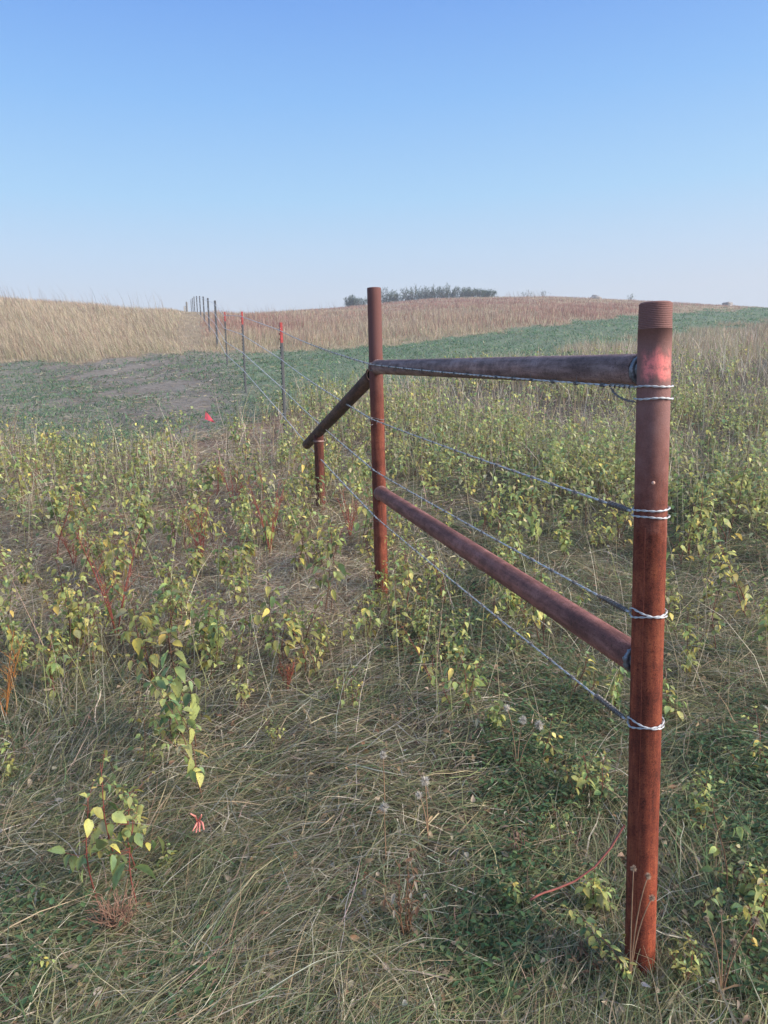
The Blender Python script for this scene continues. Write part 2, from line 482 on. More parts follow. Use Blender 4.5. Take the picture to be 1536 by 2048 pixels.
# ------------------------------------------------------------------ pipe brace assembly
RAD = .0365
DIR = (PL - PR)[:2]; SPAN = np.linalg.norm(DIR); DIR = DIR / SPAN
NRM = np.array([-DIR[1], DIR[0]])                 # towards the camera side of the fence
if NRM[0] > 0: NRM = -NRM
def in_plane(px, py, off=0.0):
    """where a sight line meets the upright plane of the fence, moved off metres to the camera's side"""
    d = ray(px, py)
    o2 = PR[:2] + NRM * off
    t = ((o2 - CAM[:2]) @ NRM) / (d[:2] @ NRM)
    return CAM + d * t
def orient(o, a, b):
    a, b = Vector(a), Vector(b)
    o.location = a
    o.rotation_euler = (b - a).to_track_quat('Z', 'Y').to_euler()
    return (b - a).length
def pipe_profile(L, r=RAD, wall=.006, inner=.12, z0=0.0):
    return [(r - wall, z0 + inner), (r - wall, z0), (r - .0012, z0), (r, z0 + .0012)] + [(r, z) for z in np.linspace(z0 + .02, L - .02, 24)] + \
           [(r, L - .0012), (r - .0012, L), (r - wall, L), (r - wall, L - inner)]
def mk(name, geo, mat, parent, smooth=True):
    me = new_mesh(name, geo[0], geo[1], geo[2] if len(geo) > 2 else None, mat, smooth)
    return link(name, me, parent)
zt_r = at_y(1312, 605, PR[1])[2]; zb_r = float(H(PR[0], PR[1]))
zt_l = at_y(748, 576, PL[1])[2]; zb_l = float(H(PL[0], PL[1]))
brace = empty('pipe_fence_brace', (PR[0], PR[1], zb_r))
tag(brace, 'rusty welded pipe fence brace of two upright posts, two rails and a slanted strut', 'fence brace')
def under(o, parent):       # keep world placement when parenting to an unrotated empty
    o.parent = parent
    o.location = Vector(o.location) - Vector(parent.location)
# near post, threaded at its top
Lr = zt_r - zb_r
prof = [(RAD, z) for z in np.linspace(-.25, Lr - .058, 40)]
z = Lr - .058
while z < Lr - .004:
    tp = (z - (Lr - .058)) * .02
    prof += [(RAD + .0002 - tp, z), (RAD + .0002 - tp, z + .0014), (RAD - .0014 - tp, z + .0022), (RAD - .0014 - tp, z + .0028)]
    z += .0038
prof += [(RAD - .0035, Lr - .001), (RAD - .005, Lr), (RAD - .009, Lr), (RAD - .009, Lr - .15)]
post_r = mk('post', lathe(prof, 48), RUST_NEAR, None); post_r.location = (PR[0], PR[1], zb_r); under(post_r, brace)
post_r['label'] = 'near rusty post with threaded top and red spray mark'
seam = mk('weld_seam', tube([(-.0, 0, .02), (0, 0, Lr - .5)], [.0008, .0008], 6), RUST_NEAR, post_r)
sa = math.atan2(-1, -.72)
seam.location = (math.cos(sa) * RAD, math.sin(sa) * RAD, 0)
dot = mk('paint_fleck', lathe([(.0001, .002), (.003, .0016), (.0042, 0)], 10), plain_mat('pale_fleck', (.6, .36, .28)), post_r)
fa = math.atan2(-1, -.22)
dot.location = (math.cos(fa) * RAD, math.sin(fa) * RAD, at_y(1313, 965, PR[1] - .03)[2] - zb_r)
dot.rotation_euler = (0, math.pi / 2, fa)
# far post
Ll = zt_l - zb_l
prof = [(RAD, z) for z in np.linspace(-.25, Ll - .003, 40)] + [(RAD - .001, Ll), (RAD - .007, Ll), (RAD - .007, Ll - .1), (0.0005, Ll - .1)]
post_l = mk('post', lathe(prof, 40), RUST_FAR, None); post_l.location = (PL[0], PL[1], zb_l); under(post_l, brace)
post_l['label'] = 'far rusty post where strut and rails meet'
# rails
def rail(name, pa, pb, mat, ga, gb, label):
    A, B = np.array(pa), np.array(pb)
    u = (B - A) / np.linalg.norm(B - A)
    A2, B2 = A + u * ga, B - u * gb
    o = mk(name, ((0, 0),), None, None) if False else None
    L = np.linalg.norm(B2 - A2)
    o = mk(name, lathe(pipe_profile(L), 40), mat, None)
    orient(o, A2, B2); under(o, brace); o['label'] = label
    return o, u, A2, B2
cT_r = np.array([PR[0], PR[1], at_y(1306, 740, PR[1])[2]]); cT_l = np.array([PL[0], PL[1], at_y(752, 734, PL[1])[2]])
cB_r = np.array([PR[0], PR[1], at_y(1290, 1331, PR[1])[2]]); cB_l = np.array([PL[0], PL[1], at_y(759, 984, PL[1])[2]])
top, uT, a2, b2 = rail('top_rail', cT_r, cT_l, RUST_RAIL, RAD + .011, RAD - .012, 'upper dull brown rail')
low, uB, a3, b3 = rail('lower_rail', cB_r, cB_l, RUST_LOW, RAD + .006, RAD - .012, 'lower reddish rail sloping away')
def weld(parent, at, u, r, thick=.006, mat=WELD, lump=.002):
    th = np.linspace(0, 2 * math.pi, 41)[:-1]
    V, Q = [], []
    ref = np.array([0, 0, 1.0]); s = np.cross(u, ref); s /= np.linalg.norm(s); w = np.cross(s, u)
    n = 8
    for t in th:
        c = at + (np.cos(t) * s + np.sin(t) * w) * r
        rd = np.cos(t) * s + np.sin(t) * w
        k = thick + rng.normal(0, lump * .5)
        for q in range(n):
            p = q * 2 * math.pi / n
            V.append(c + k * (np.cos(p) * rd + np.sin(p) * u))
    V = np.array(V)
    m = len(th)
    for i in range(m):
        for q in range(n):
            Q.append((i * n + q, i * n + (q + 1) % n, ((i + 1) % m) * n + (q + 1) % n, ((i + 1) % m) * n + q))
    o = mk('weld_bead', (V - (np.array(brace.location) + np.array(parent.location)) if parent is not brace else V - np.array(brace.location), np.array(Q)), mat, brace)
    return o
weld(brace, a2 - uT * .004, uT, RAD - .008, .0065, WELD)
weld(brace, a3 - uB * .002, uB, RAD - .006, .0065, WELD)
weld(brace, cT_l - uT * (RAD + .002), uT, RAD - .001, .0045, RUST_RAIL)
weld(brace, cB_l - uB * (RAD + .002), uB, RAD - .001, .0048, RUST_RAIL)
# plug of weld metal and dark bore in the gap between the top rail and the near post
for A, u in ((a2, uT), (a3, uB)):
    o = mk('pipe_plug', lathe([(.0005, 0), (RAD - .012, 0), (RAD - .012, .03), (.0005, .03)], 24), WELD, None)
    orient(o, A - u * .014, A + u * .02); under(o, brace)
# strut from the far post down to a stub post further along the fence
sP = in_plane(637, 872)
sB = float(H(sP[0], sP[1]))
stub = mk('stub_post', lathe([(RAD, z) for z in np.linspace(-.2, sP[2] - sB + .01, 14)] + [(RAD - .006, sP[2] - sB + .012), (.0005, sP[2] - sB + .012)], 28), RUST_STUB, None)
stub.location = (sP[0], sP[1], sB); under(stub, brace)
stub['label'] = 'short stub post carrying the strut foot'
SR = .0385
tA = in_plane(748, 748); tB = in_plane(614, 889)
u = (tB - tA) / np.linalg.norm(tB - tA)
tA = tA + u * (RAD * .6)
L = np.linalg.norm(tB - tA)
st = mk('strut', lathe(pipe_profile(L, SR), 32), RUST_DARK, None); orient(st, tA, tB); under(st, brace)
st['label'] = 'dark slanted strut pipe'
weld(brace, tA + u * .012, u, SR, .005, RUST_DARK)
cap = mk('weld_bead', tube([(0, 0, 0), (0, 0, .012)], [RAD + .004, RAD + .003], 24), RUST_RAIL, brace)
cap.location = Vector((sP[0], sP[1], sP[2] - .045)) - brace.location

# ------------------------------------------------------------------ steel T-posts
TP = [(559, 645, 8.3, 1), (482, 623, 13.2, 1), (448, 624, 18.4, 1), (428, 601, 23.8, 0), (414, 596, 29.5, 0), (405, 593, 35.5, 0),
      (398, 592, 42, 0), (392, 592, 49, 0), (387, 593, 55, 0), (384, 596, 61, 0), (381, 599, 67, 0)]
WOFF = (.075, .37, .67, .96)
def tpost_geo(z0, z1, studs=True, k=1.0):
    fw, ft, sd_, st_ = .019 * k, .0045, .034 * k, .0035 * k       # flange half-width / thickness, stem depth / half thickness
    pr = [(-fw, 0), (fw, 0), (fw, ft), (st_, ft), (st_, sd_), (-st_, sd_), (-st_, ft), (-fw, ft)]
    V = [(x, y, z0) for x, y in pr] + [(x, y, z1) for x, y in pr]
    Q = [(i, (i + 1) % 8, 8 + (i + 1) % 8, 8 + i) for i in range(8)]
    for b in (0, 8):
        Q += [(b + 0, b + 1, b + 2, b + 7), (b + 3, b + 4, b + 5, b + 6), (b + 2, b + 3, b + 6, b + 7)]
    V = np.array(V, float); Q = np.array(Q)
    P = [(V, Q, None)]
    if studs:
        z = z0 + .03
        while z < z1 - .02:
            a, b = .008, .011
            v = np.array([(-a, 0, z), (a, 0, z), (a, 0, z + .016), (-a, 0, z + .016), (-a * .7, -b, z + .004), (a * .7, -b, z + .004), (a * .7, -b, z + .013), (-a * .7, -b, z + .013)])
            q = np.array([(4, 5, 6, 7), (0, 1, 5, 4), (1, 2, 6, 5), (2, 3, 7, 6), (3, 0, 4, 7)])
            P.append((v, q, None)); z += .054
    return join(P)
TLAB = ['tallest-looking dark steel T-post with red tip, nearest the slanted strut', 'red-tipped steel T-post standing second beyond the strut, by the green strip',
        'red-tipped steel T-post farthest up the line, at the foot of the dry grass', 'unpainted steel T-post next up the hill after the red-tipped ones',
        'second unpainted steel T-post going up the hill from the red tips', 'third unpainted steel T-post going up the hill from the red tips',
        'fourth unpainted steel T-post going up the hill from the red tips', 'fifth unpainted steel T-post going up the hill, against the sky',
        'sixth unpainted steel T-post, at the hill crest against the sky', 'seventh unpainted steel T-post, just beyond the hill crest',
        'last thin steel T-post of the row before the pale end post']
wire_pts = [[], [], [], []]
rot_post = math.atan2(NRM[1], NRM[0]) + math.pi / 2
for k, (px, py, Y, red) in enumerate(TP):
    t = at_y(px, py, Y)
    g = float(H(t[0], t[1]))
    hh = t[2] - g
    e = empty('t_post', (t[0], t[1], g), rot_post)
    tag(e, TLAB[k], 'fence post', 'steel T-posts along the wire fence')
    fatten = .9 if Y < 20 else 1.7
    zt = hh - (.21 if red else 0)
    mk('shaft', tpost_geo(-.3, zt, Y < 40, fatten), TPOST, e, False)
    if red: mk('painted_tip', tpost_geo(zt, hh, True, fatten), TRED, e, False)
    for c, wo_ in enumerate(WOFF):
        wire_pts[c].append(np.array([t[0], t[1], t[2] - wo_]) + np.append(NRM * .0145, 0))
        if Y < 30:
            th = np.linspace(-.3, math.pi + .3, 14)
            path = np.stack([.024 * np.cos(th), -.019 * np.sin(th), .012 * np.cos(th * 2)], -1) + np.array([0, 0, hh - wo_])
            mk('wire_clip', tube(path, .002, 5), WIRE, e)
# pale end post beyond the crest
t = at_y(373, 604, 74); g = float(H(t[0], t[1])); hh = max(t[2] - g, .9)
e = empty('end_post', (t[0], t[1], g))
tag(e, 'stout dark end post with a pale board behind it on the hill crest', 'fence post')
mk('shaft', lathe([(.085, -.3), (.085, hh - .02), (.07, hh), (.0005, hh + .03)], 16), plain_mat('old_wood', (.16, .15, .13), .9, 0, .4, 20), e)
b = mk('board', lathe([(.09, -.3), (.085, hh * .75), (.05, hh * .82), (.0005, hh * .83)], 10), plain_mat('pale_wood', (.5, .46, .38), .9, 0, .3, 15), e)
b.location = (-.21, .02, 0)

# ------------------------------------------------------------------ barbed wires
RO = RAD + .004
RP = [(1266, 774), (1262, 1022), (1258, 1224), (1250, 1438)]
LP = [(742, 729), (743, 838), (748, 941), (753, 1036)]
def barb_mesh():
    P = []
    for s in (-1, 1):
        th = np.linspace(0, 4 * math.pi, 30)
        coilp = np.stack([s * .004 + (th / (4 * math.pi) - .5) * .006, .0042 * np.cos(th), .0042 * np.sin(th)], -1)
        P.append(tube(coilp, .0011, 5))
        for q, (y, z_) in enumerate(((.7, .7), (-.8, -.5))):
            a = np.array([s * .004 + (q - .5) * .005, .003 * y * s, .003 * z_])
            P.append(tube([a, a + np.array([.002 * s, .017 * y * s, .017 * z_])], [.0012, .0003], 5))
    return new_mesh('barb', *join(P), WIRE_DULL, True)
BARB = barb_mesh()
WLAB = ['topmost barbed wire strand, running along the top rail to the T-post tips', 'second barbed wire strand from the top, crossing above mid post',
        'third barbed wire strand from the top, running just above the lower rail', 'lowest barbed wire strand, passing below the lower rail to the near post']
for c in range(4):
    A = in_plane(*RP[c], RO); B = in_plane(*LP[c], RO)
    e = empty('barbed_wire', A)
    tag(e, WLAB[c], 'barbed wire', 'barbed wire strands of the fence')
    A_, loc = A.copy(), np.array(A)
    pts = [A, B] + wire_pts[c]
    near_path = []
    for p, q in zip(pts[:2], pts[1:3]):
        tt = np.linspace(0, 1, 30)[:, None]
        seg = p * (1 - tt) + q * tt
        seg[:, 2] -= (4 * tt * (1 - tt))[:, 0] * (.006 if p is A else .02)
        near_path.append(seg if not near_path else seg[1:])
    near_path = np.concatenate(near_path)
    kk = int(np.argmin(np.linalg.norm(near_path - B, axis=1)))
    geo = join(twisted(near_path[:kk + 1] - loc, .07, .00145, 6, 9) + twisted(near_path[kk:] - loc, .09, .0023, 5, 6))
    mk('strand', geo, WIRE, e)
    far = np.array(pts[2:])
    mk('strand', join([tube(far - loc, np.clip(.0042 * np.array([1] + [1 + .10 * i for i in range(1, len(far))]), 0, .009), 6)]), WIRE_DULL if False else WIRE, e)
    P, s = dense(near_path, .127)
    T, S_, U_ = frames(P)
    for i in range(1, len(P)):
        if P[i][1] > 6.2: break
        b_ = link('barb', BARB, e)
        b_.location = Vector(P[i] - loc)
        b_.rotation_euler = Vector(T[i]).to_track_quat('X', 'Z').to_euler()
        b_.rotation_euler.rotate_axis('X', rng.uniform(0, 6.28))
    # wraps round the near post
    th0 = math.atan2(NRM[1], NRM[0])
    zA = A[2]
    if c == 0: rings = [(0.0, -.001, .0), (-.027, .0, .004)]
    elif c == 1: rings = [(0.003, .004, 0), (-.009, -.003, .0)]
    elif c == 2: rings = [(0.012, -.020, 0), (-.008, .012, 0)]
    else: rings = [(0.010, -.020, 0), (-.010, .014, 0)]
    for dz, tilt, ph in rings:
        th = np.linspace(0, 2 * math.pi, 80)
        ring = np.stack([RO * np.cos(th + th0), RO * np.sin(th + th0), zA + dz + tilt * np.sin(th / 2) + .001 * np.sin(3 * th + dz * 90)], -1)
        ring[:, :2] += PR[:2]
        mk('post_wrap', join(twisted(ring - loc, .034, .00132, 6, 10)), WIRE, e)
    # the free end wound back on the strand
    u = (B - A) / np.linalg.norm(B - A)
    if c > 0:
        mk('splice', join([coil([A - loc + u * .012, A - loc + u * (.075 + .02 * c)], .0046, .0065, .0016, 0, 6, 9),
                           coil([A - loc + u * .03, A - loc + u * (.07 + .02 * c)], .0062, .012, .0016, 2, 6, 9),
                           tube([A - loc + u * (.075 + .02 * c), A - loc + u * (.075 + .02 * c) + np.array([-.006, -.004, -.016])], [.0016, .001], 6)]), WIRE_DULL, e)
    else:
        mk('splice', coil([A - loc + u * .0, A - loc + u * .1], .0042, .02, .0015, 0, 6, 10), WIRE_DULL, e)
        q = [in_plane(*p, RO) for p in ((1222, 776), (1226, 784), (1238, 794), (1255, 802), (1270, 804))]
        mk('loose_end', join(twisted(np.array(dense(q, .008)[0]) - loc, .03, .0015, 6, 8)), WIRE_DULL, e)
    # tie hook at the far post
    if c < 2:
        th = np.linspace(-2.3, 2.3, 20)
        hk = np.stack([B[0] + NRM[0] * .012 * np.cos(th) - .002, B[1] + NRM[1] * .012 * np.cos(th), B[2] - .012 + .02 * np.sin(th)], -1)
        mk('tie_hook', tube(hk - loc, .0024, 6), WIRE_DULL, e)
        th = np.linspace(0, 2 * math.pi, 40)
        ring = np.stack([PL[0] + RO * np.cos(th), PL[1] + RO * np.sin(th), B[2] + .006 * np.sin(th * 2)], -1)
        mk('post_wrap', tube(ring - loc, .0016, 5), WIRE_DULL, e)

# ------------------------------------------------------------------ survey flag and small bright things
def on_ground(px, py):
    Y = np.geomspace(1.0, 110, 3000)
    P = at_y(np.full_like(Y, px), np.full_like(Y, py), Y)
    d = P[:, 2] - H(P[:, 0], P[:, 1])
    i = np.argmax(d <= 0)
    return np.array([P[i, 0], P[i, 1], float(H(P[i, 0], P[i, 1]))])
fb = on_ground(432, 905)
ft_ = at_y(412, 823, fb[1])
e = empty('survey_flag', fb)
tag(e, 'small bright pink pennant marker flag at the edge of the bare field', 'flag')
mk('flag_wire', tube([(0, 0, 0), ((ft_ - fb) * np.array([.55, 1, .6])), ft_ - fb], .0018, 6), WIRE_DULL, e)
def pix(px, py): return at_y(px, py, fb[1]) - fb
a, b_, c_, d_ = pix(411, 822), pix(409, 838), pix(431, 846), pix(424, 834)
n_ = np.array([0, .012, 0])
rows = 6
Vf, Qf = [], []
for i in range(rows):
    t_ = i / (rows - 1)
    p0 = a * (1 - t_) + c_ * t_; p1 = b_ * (1 - t_) + c_ * t_
    for q in range(3):
        s_ = q / 2
        Vf.append(p0 * (1 - s_) + p1 * s_ + n_ * math.sin(t_ * 5 + s_ * 2))
for i in range(rows - 1):
    for q in range(2):
        Qf.append((i * 3 + q, i * 3 + q + 1, i * 3 + q + 4, i * 3 + q + 3))
mk('pennant', (np.array(Vf), np.array(Qf)), FLAGM, e)

# ================================================================== vegetation
def pal(n, cols, wts):
    cols = np.array(cols, float); wts = np.asarray(wts, float)
    if wts.ndim == 1:
        k = rng.choice(len(cols), n, p=wts / wts.sum())
    else:
        cw = np.cumsum(wts / wts.sum(1, keepdims=True), 1)
        k = (rng.random(n)[:, None] > cw).sum(1).clip(0, len(cols) - 1)
    return cols[k] * rng.normal(1, .27, (n, 1)).clip(.45, 1.75) * rng.normal(1, .04, (n, 3))
STRAW, PALE, OLIVE, GREEN, BROWN, GREY, PINKB = (.50, .41, .26), (.72, .66, .52), (.27, .28, .13), (.11, .19, .08), (.25, .17, .11), (.44, .40, .335), (.49, .345, .28)
def scatter(n, y0, y1, amax=.95, inner=.75):
    Y = np.exp(rng.uniform(math.log(y0), math.log(y1), n))
    a = np.where(rng.random(n) < inner, rng.uniform(-.56, .56, n), rng.uniform(-amax, amax, n))
    return a * Y, Y
def stuff(name, label, geo, mat):
    o = link(name, new_mesh(name, geo[0], geo[1], geo[2], mat, False))
    tag(o, label, 'grass' if 'grass' in label else 'plants', kind='stuff')
    return o
def post_clear(x, y, r=.055):
    return ((x - PR[0])**2 + (y - PR[1])**2 > r * r) & ((x - PL[0])**2 + (y - PL[1])**2 > r * r)

# --- matted dry grass of the foreground
def swirl(x, y):
    return (.25 + 1.1 * np.sin(1.25 * x + .6 * y + .8) + .9 * np.sin(.9 * y - 1.7 * x + 2.0) + .5 * np.sin(3.1 * x + 2.3 * y))
def fg_weights(px, py):
    far = smoothstep(1420, 1080, py); right = smoothstep(560, 980, px)
    low_ = smoothstep(1420, 1700, py)
    pt = .5 + .5 * np.clip(np.sin(px * .011 + 1.3 * np.sin(py * .006)) + .8 * np.sin(py * .013 + px * .004 + 1), -1, 1)
    lft = far * (1 - right)
    w = np.stack([.22 + .12 * lft - .08 * pt, .17 + .16 * lft - .06 * right - .06 * low_, .32 - .26 * lft + .12 * pt + .10 * low_, .25 - .20 * lft + .14 * right + .10 * pt + .10 * low_, .13 + .04 * lft, .18 + .08 * lft - .05 * right - .08 * low_, .04 + .30 * lft], -1)
    return np.maximum(w, .01)
FGC = [STRAW, PALE, OLIVE, GREEN, BROWN, GREY, PINKB]
def mat_layer(n, y0, y1, lmin, lmax, w0, el_lo, el_hi, lift, name, label, bias=1.0):
    nt_, per = n // 14, 14
    x, y = scatter(nt_, y0, y1)
    ta = swirl(x, y) + rng.normal(0, .32, nt_) + (rng.random(nt_) < .3) * math.pi
    ta = np.where(rng.random(nt_) < .22, rng.uniform(0, 6.28, nt_), ta)
    tone = np.repeat(rng.normal(1, .20, nt_).clip(.55, 1.5), per)
    spread = np.repeat(rng.uniform(.02, .10, nt_) * np.maximum(1, y / 5), per)
    az = np.repeat(ta, per) + rng.normal(0, .40, nt_ * per)
    x, y = np.repeat(x, per) + rng.normal(0, 1, nt_ * per) * spread, np.repeat(y, per) + rng.normal(0, 1, nt_ * per) * spread
    n = nt_ * per
    px, py, up, lo = zones(x, y)
    pd = .66 + .34 * np.clip(fuzz(x * 1.3, y * 1.3 + 2, .9), -1, 1)
    k = (py > lo - 6 + rng.normal(0, 10, n)) & post_clear(x, y) & (rng.random(n) < pd) & (y > .7)
    x, y, px, py, az, tone = x[k], y[k], px[k], py[k], az[k], tone[k]; n = len(x)
    z = H(x, y) + np.abs(rng.normal(0, lift, n))
    ln = rng.uniform(lmin, lmax, n)
    wd = w0 * rng.uniform(.55, 1.4, n) * np.where(rng.random(n) < .06, 1.9, 1) * np.maximum(1, y / 4.0)
    col = pal(n, FGC, fg_weights(px, py)) * bias * tone[:, None]
    tk = rng.uniform(0, .75, (n, 1)); tip = col * (1 - tk) + np.array([.52, .45, .31]) * tk
    g = blades(np.stack([x, y, z], -1), az, ln, rng.uniform(el_lo, el_hi, n), rng.uniform(-.5, .12, n), wd, col, 5, True, tip)
    return stuff(name, label, g, GRASS)
mat_layer(175000, .85, 9.5, .08, .36, .0026, .0, .5, .016, 'matted_grass', 'flattened straw and olive grass matted over the ground by the pipe fence')
mat_layer(60000, .85, 8.0, .10, .32, .0030, .1, .8, .004, 'green_grass', 'short green and tan grass blades growing up through the matted straw', .92)
def straw_bits():
    n = 85000
    x, y = scatter(n, .85, 11)
    px, py, up, lo = zones(x, y)
    gx = on_ground(515, 1190)
    m_ = 14000
    x[:m_] = gx[0] + rng.normal(0, .55, m_); y[:m_] = gx[1] + rng.normal(0, .42, m_)
    px, py, up, lo = zones(x, y)
    lft = smoothstep(1480, 1150, py) * smoothstep(900, 600, px)
    k = (py > lo - 5) & post_clear(x, y) & (rng.random(n) < .30 + .9 * lft)
    x, y, lft = x[k], y[k], lft[k]; n = len(x)
    pile = np.exp(-((px[k] - 500) / 190) ** 2 - ((py[k] - 1190) / 75) ** 2)
    w = np.stack([.2 + .2 * pile, .30 + .3 * pile, .2 + 0 * lft, .10 + .22 * lft, .14 + .06 * lft], -1)
    col = pal(n, [STRAW, PALE, GREY, PINKB, BROWN], w)
    g = blades(np.stack([x, y, H(x, y) + rng.uniform(.004, .05, n)], -1), rng.uniform(0, 6.28, n), rng.uniform(.03, .16, n) * (1 + .8 * pile), rng.normal(0, .25, n), rng.normal(0, .25, n), .0030 * np.maximum(1, y / 4) * rng.uniform(.6, 1.5, n), col, 2, True)
    stuff('straw_bits', 'broken bits of pale straw and dry grass scattered over the near ground', g, GRASS)
    n = 5000
    x, y = scatter(n, .9, 7)
    px, py, up, lo = zones(x, y)
    k = (py > lo) & post_clear(x, y); x, y = x[k], y[k]; n = len(x)
    c = pal(n, [(.33, .24, .15), (.44, .37, .27), (.26, .16, .10), (.52, .48, .40)], [.35, .3, .25, .1])
    g = leaves(np.stack([x, y, H(x, y) + rng.uniform(.01, .06, n)], -1), rng.uniform(0, 6.28, n), rng.normal(0, .5, n), rng.uniform(.012, .035, n), rng.uniform(.008, .018, n), c, .5, .6, rng.normal(0, .8, n))
    stuff('fallen_leaves', 'small curled dead leaves caught in the dry grass', g, GRASS)
straw_bits()
def post_tuft():
    n = 900
    a = rng.uniform(0, 6.28, n); r_ = .04 + np.abs(rng.normal(0, .06, n))
    cx = np.where(rng.random(n) < .7, 0, 1)
    x = np.where(cx == 0, PR[0], PL[0]) + np.cos(a) * r_; y = np.where(cx == 0, PR[1], PL[1]) + np.sin(a) * r_
    col = pal(n, FGC, [.2, .15, .3, .2, .1, .1, 0])
    g = blades(np.stack([x, y, H(x, y) - .005], -1), a + rng.normal(0, 1.2, n), rng.uniform(.04, .13, n), rng.uniform(.4, 1.3, n), rng.uniform(-.2, 1.2, n), .0032, col, 4, False)
    stuff('post_foot_grass', 'short grass crowding round the feet of the pipe posts', g, GRASS)
post_tuft()
# --- fine dry stems standing among the weeds
def standing(n, y0, y1, cond, hmin, hmax, w0, cols, wts, name, label, lean=.25, segs=3, tipc=None, inner=.75):
    x, y = scatter(n, y0, y1, inner=inner)
    px, py, up, lo = zones(x, y)
    k = cond(px, py, up, lo, x, y) & post_clear(x, y)
    x, y = x[k], y[k]; n = len(x)
    col = pal(n, cols, wts)
    g = blades(np.stack([x, y, H(x, y) - .01], -1), rng.uniform(0, 6.28, n), rng.uniform(hmin, hmax, n), math.pi / 2 - np.abs(rng.normal(0, lean, n)),
               math.pi / 2 - np.abs(rng.normal(0, lean * 2.4, n)), w0 * rng.uniform(.7, 1.4, n) * np.maximum(1, y / 4.0), col, segs, False,
               None if tipc is None else np.repeat(np.array([tipc]), n, 0))
    return stuff(name, label, g, GRASS)
def weedy(px, py, up, lo, x, y):
    dens = .05 + .95 * smoothstep(1100, 900, py) * (.55 + .45 * smoothstep(400, 620, px))
    dens = dens * (.55 + .45 * np.clip(fuzz(x, y, .9), -1, 1)) + .05
    return (py > lo) & (py < 1500) & ~((px > 395) & (px < 445) & (py > 840) & (py < 1090)) & (rng.random(len(px)) < dens)
standing(42000, 2.2, 26, weedy, .22, .62, .0026, [STRAW, PALE, OLIVE, BROWN, GREY, PINKB], [.22, .12, .30, .14, .16, .08], 'standing_grass',
         'thin dry grass stems standing among the weeds behind the pipe fence', .3)
def feathery(px, py, up, lo, x, y):
    d = smoothstep(1120, 900, py) * smoothstep(.1, 1.2, fuzz(x + 5, y - 2, .8) + .5 * np.sin(3.7 * x) * np.sin(2.9 * y + 1)) + .25 * smoothstep(800, 740, py)
    return (py > lo - 4) & (rng.random(len(px)) < d * (1 - .6 * (px < 380))) & ~((px > 395) & (px < 445) & (py > 840) & (py < 1090))
standing(48000, 3, 26, feathery, .22, .52, .0019, [PALE, GREY, PINKB, STRAW, (.33, .25, .23)], [.25, .25, .15, .2, .15], 'feathery_grass',
         'airy pale seed-headed grass in hazy patches between the weeds', .45, 4)
# --- low green plants of the strip
def strip_plants():
    n = 200000
    x, y = scatter(n, 6, 75, .9, .8)
    px, py, up, lo = zones(x, y)
    cl = fuzz(x, y, .75) + .8 * np.sin(2.3 * x + 1.1) * np.sin(1.9 * y)
    dens = np.where(px > 420, 1.0 + .1 * cl, .85 + .5 * cl)
    dens = np.where(py > 800, dens * .8, dens)
    k = (py < lo + 12) & (py > up - 1) & (rng.random(n) < dens)
    x, y, px = x[k], y[k], px[k]; n = len(x)
    col = pal(n, [(.10, .205, .115), (.135, .25, .135), (.19, .27, .135), (.24, .27, .16), (.34, .33, .22)], [.36, .3, .16, .1, .08])
    g = blades(np.stack([x, y, H(x, y) - .005], -1), rng.uniform(0, 6.28, n), rng.uniform(.03, .10, n) * np.maximum(1, y / 16) ** .5, rng.uniform(.5, 1.4, n), rng.uniform(-.3, .8, n),
               rng.uniform(.008, .020, n) * np.maximum(1, y / 14), col, 3, True)
    stuff('green_cover', 'low green plants growing in patches on the bare strip', g, LEAF)
    n = 16000
    x, y = scatter(n, 6, 24, .9, .8)
    px, py, up, lo = zones(x, y)
    k = (py < lo + 15) & (py > up - 2) & (px < 620 + rng.normal(0, 60, len(px)))
    x, y = x[k], y[k]; n = len(x)
    col = pal(n, [STRAW, (.42, .37, .29), GREY, BROWN], [.25, .25, .25, .25])
    g = blades(np.stack([x, y, H(x, y) + .01], -1), rng.normal(0, .6, n), rng.uniform(.04, .22, n) * (1 + (rng.random(n) < .03)), .1, -.05, .006 * np.maximum(1, y / 6), col, 2, True)
    stuff('straw_litter', 'pale straw litter lying on the bare soil beyond the weeds, grass cuttings', g, GRASS)
strip_plants()
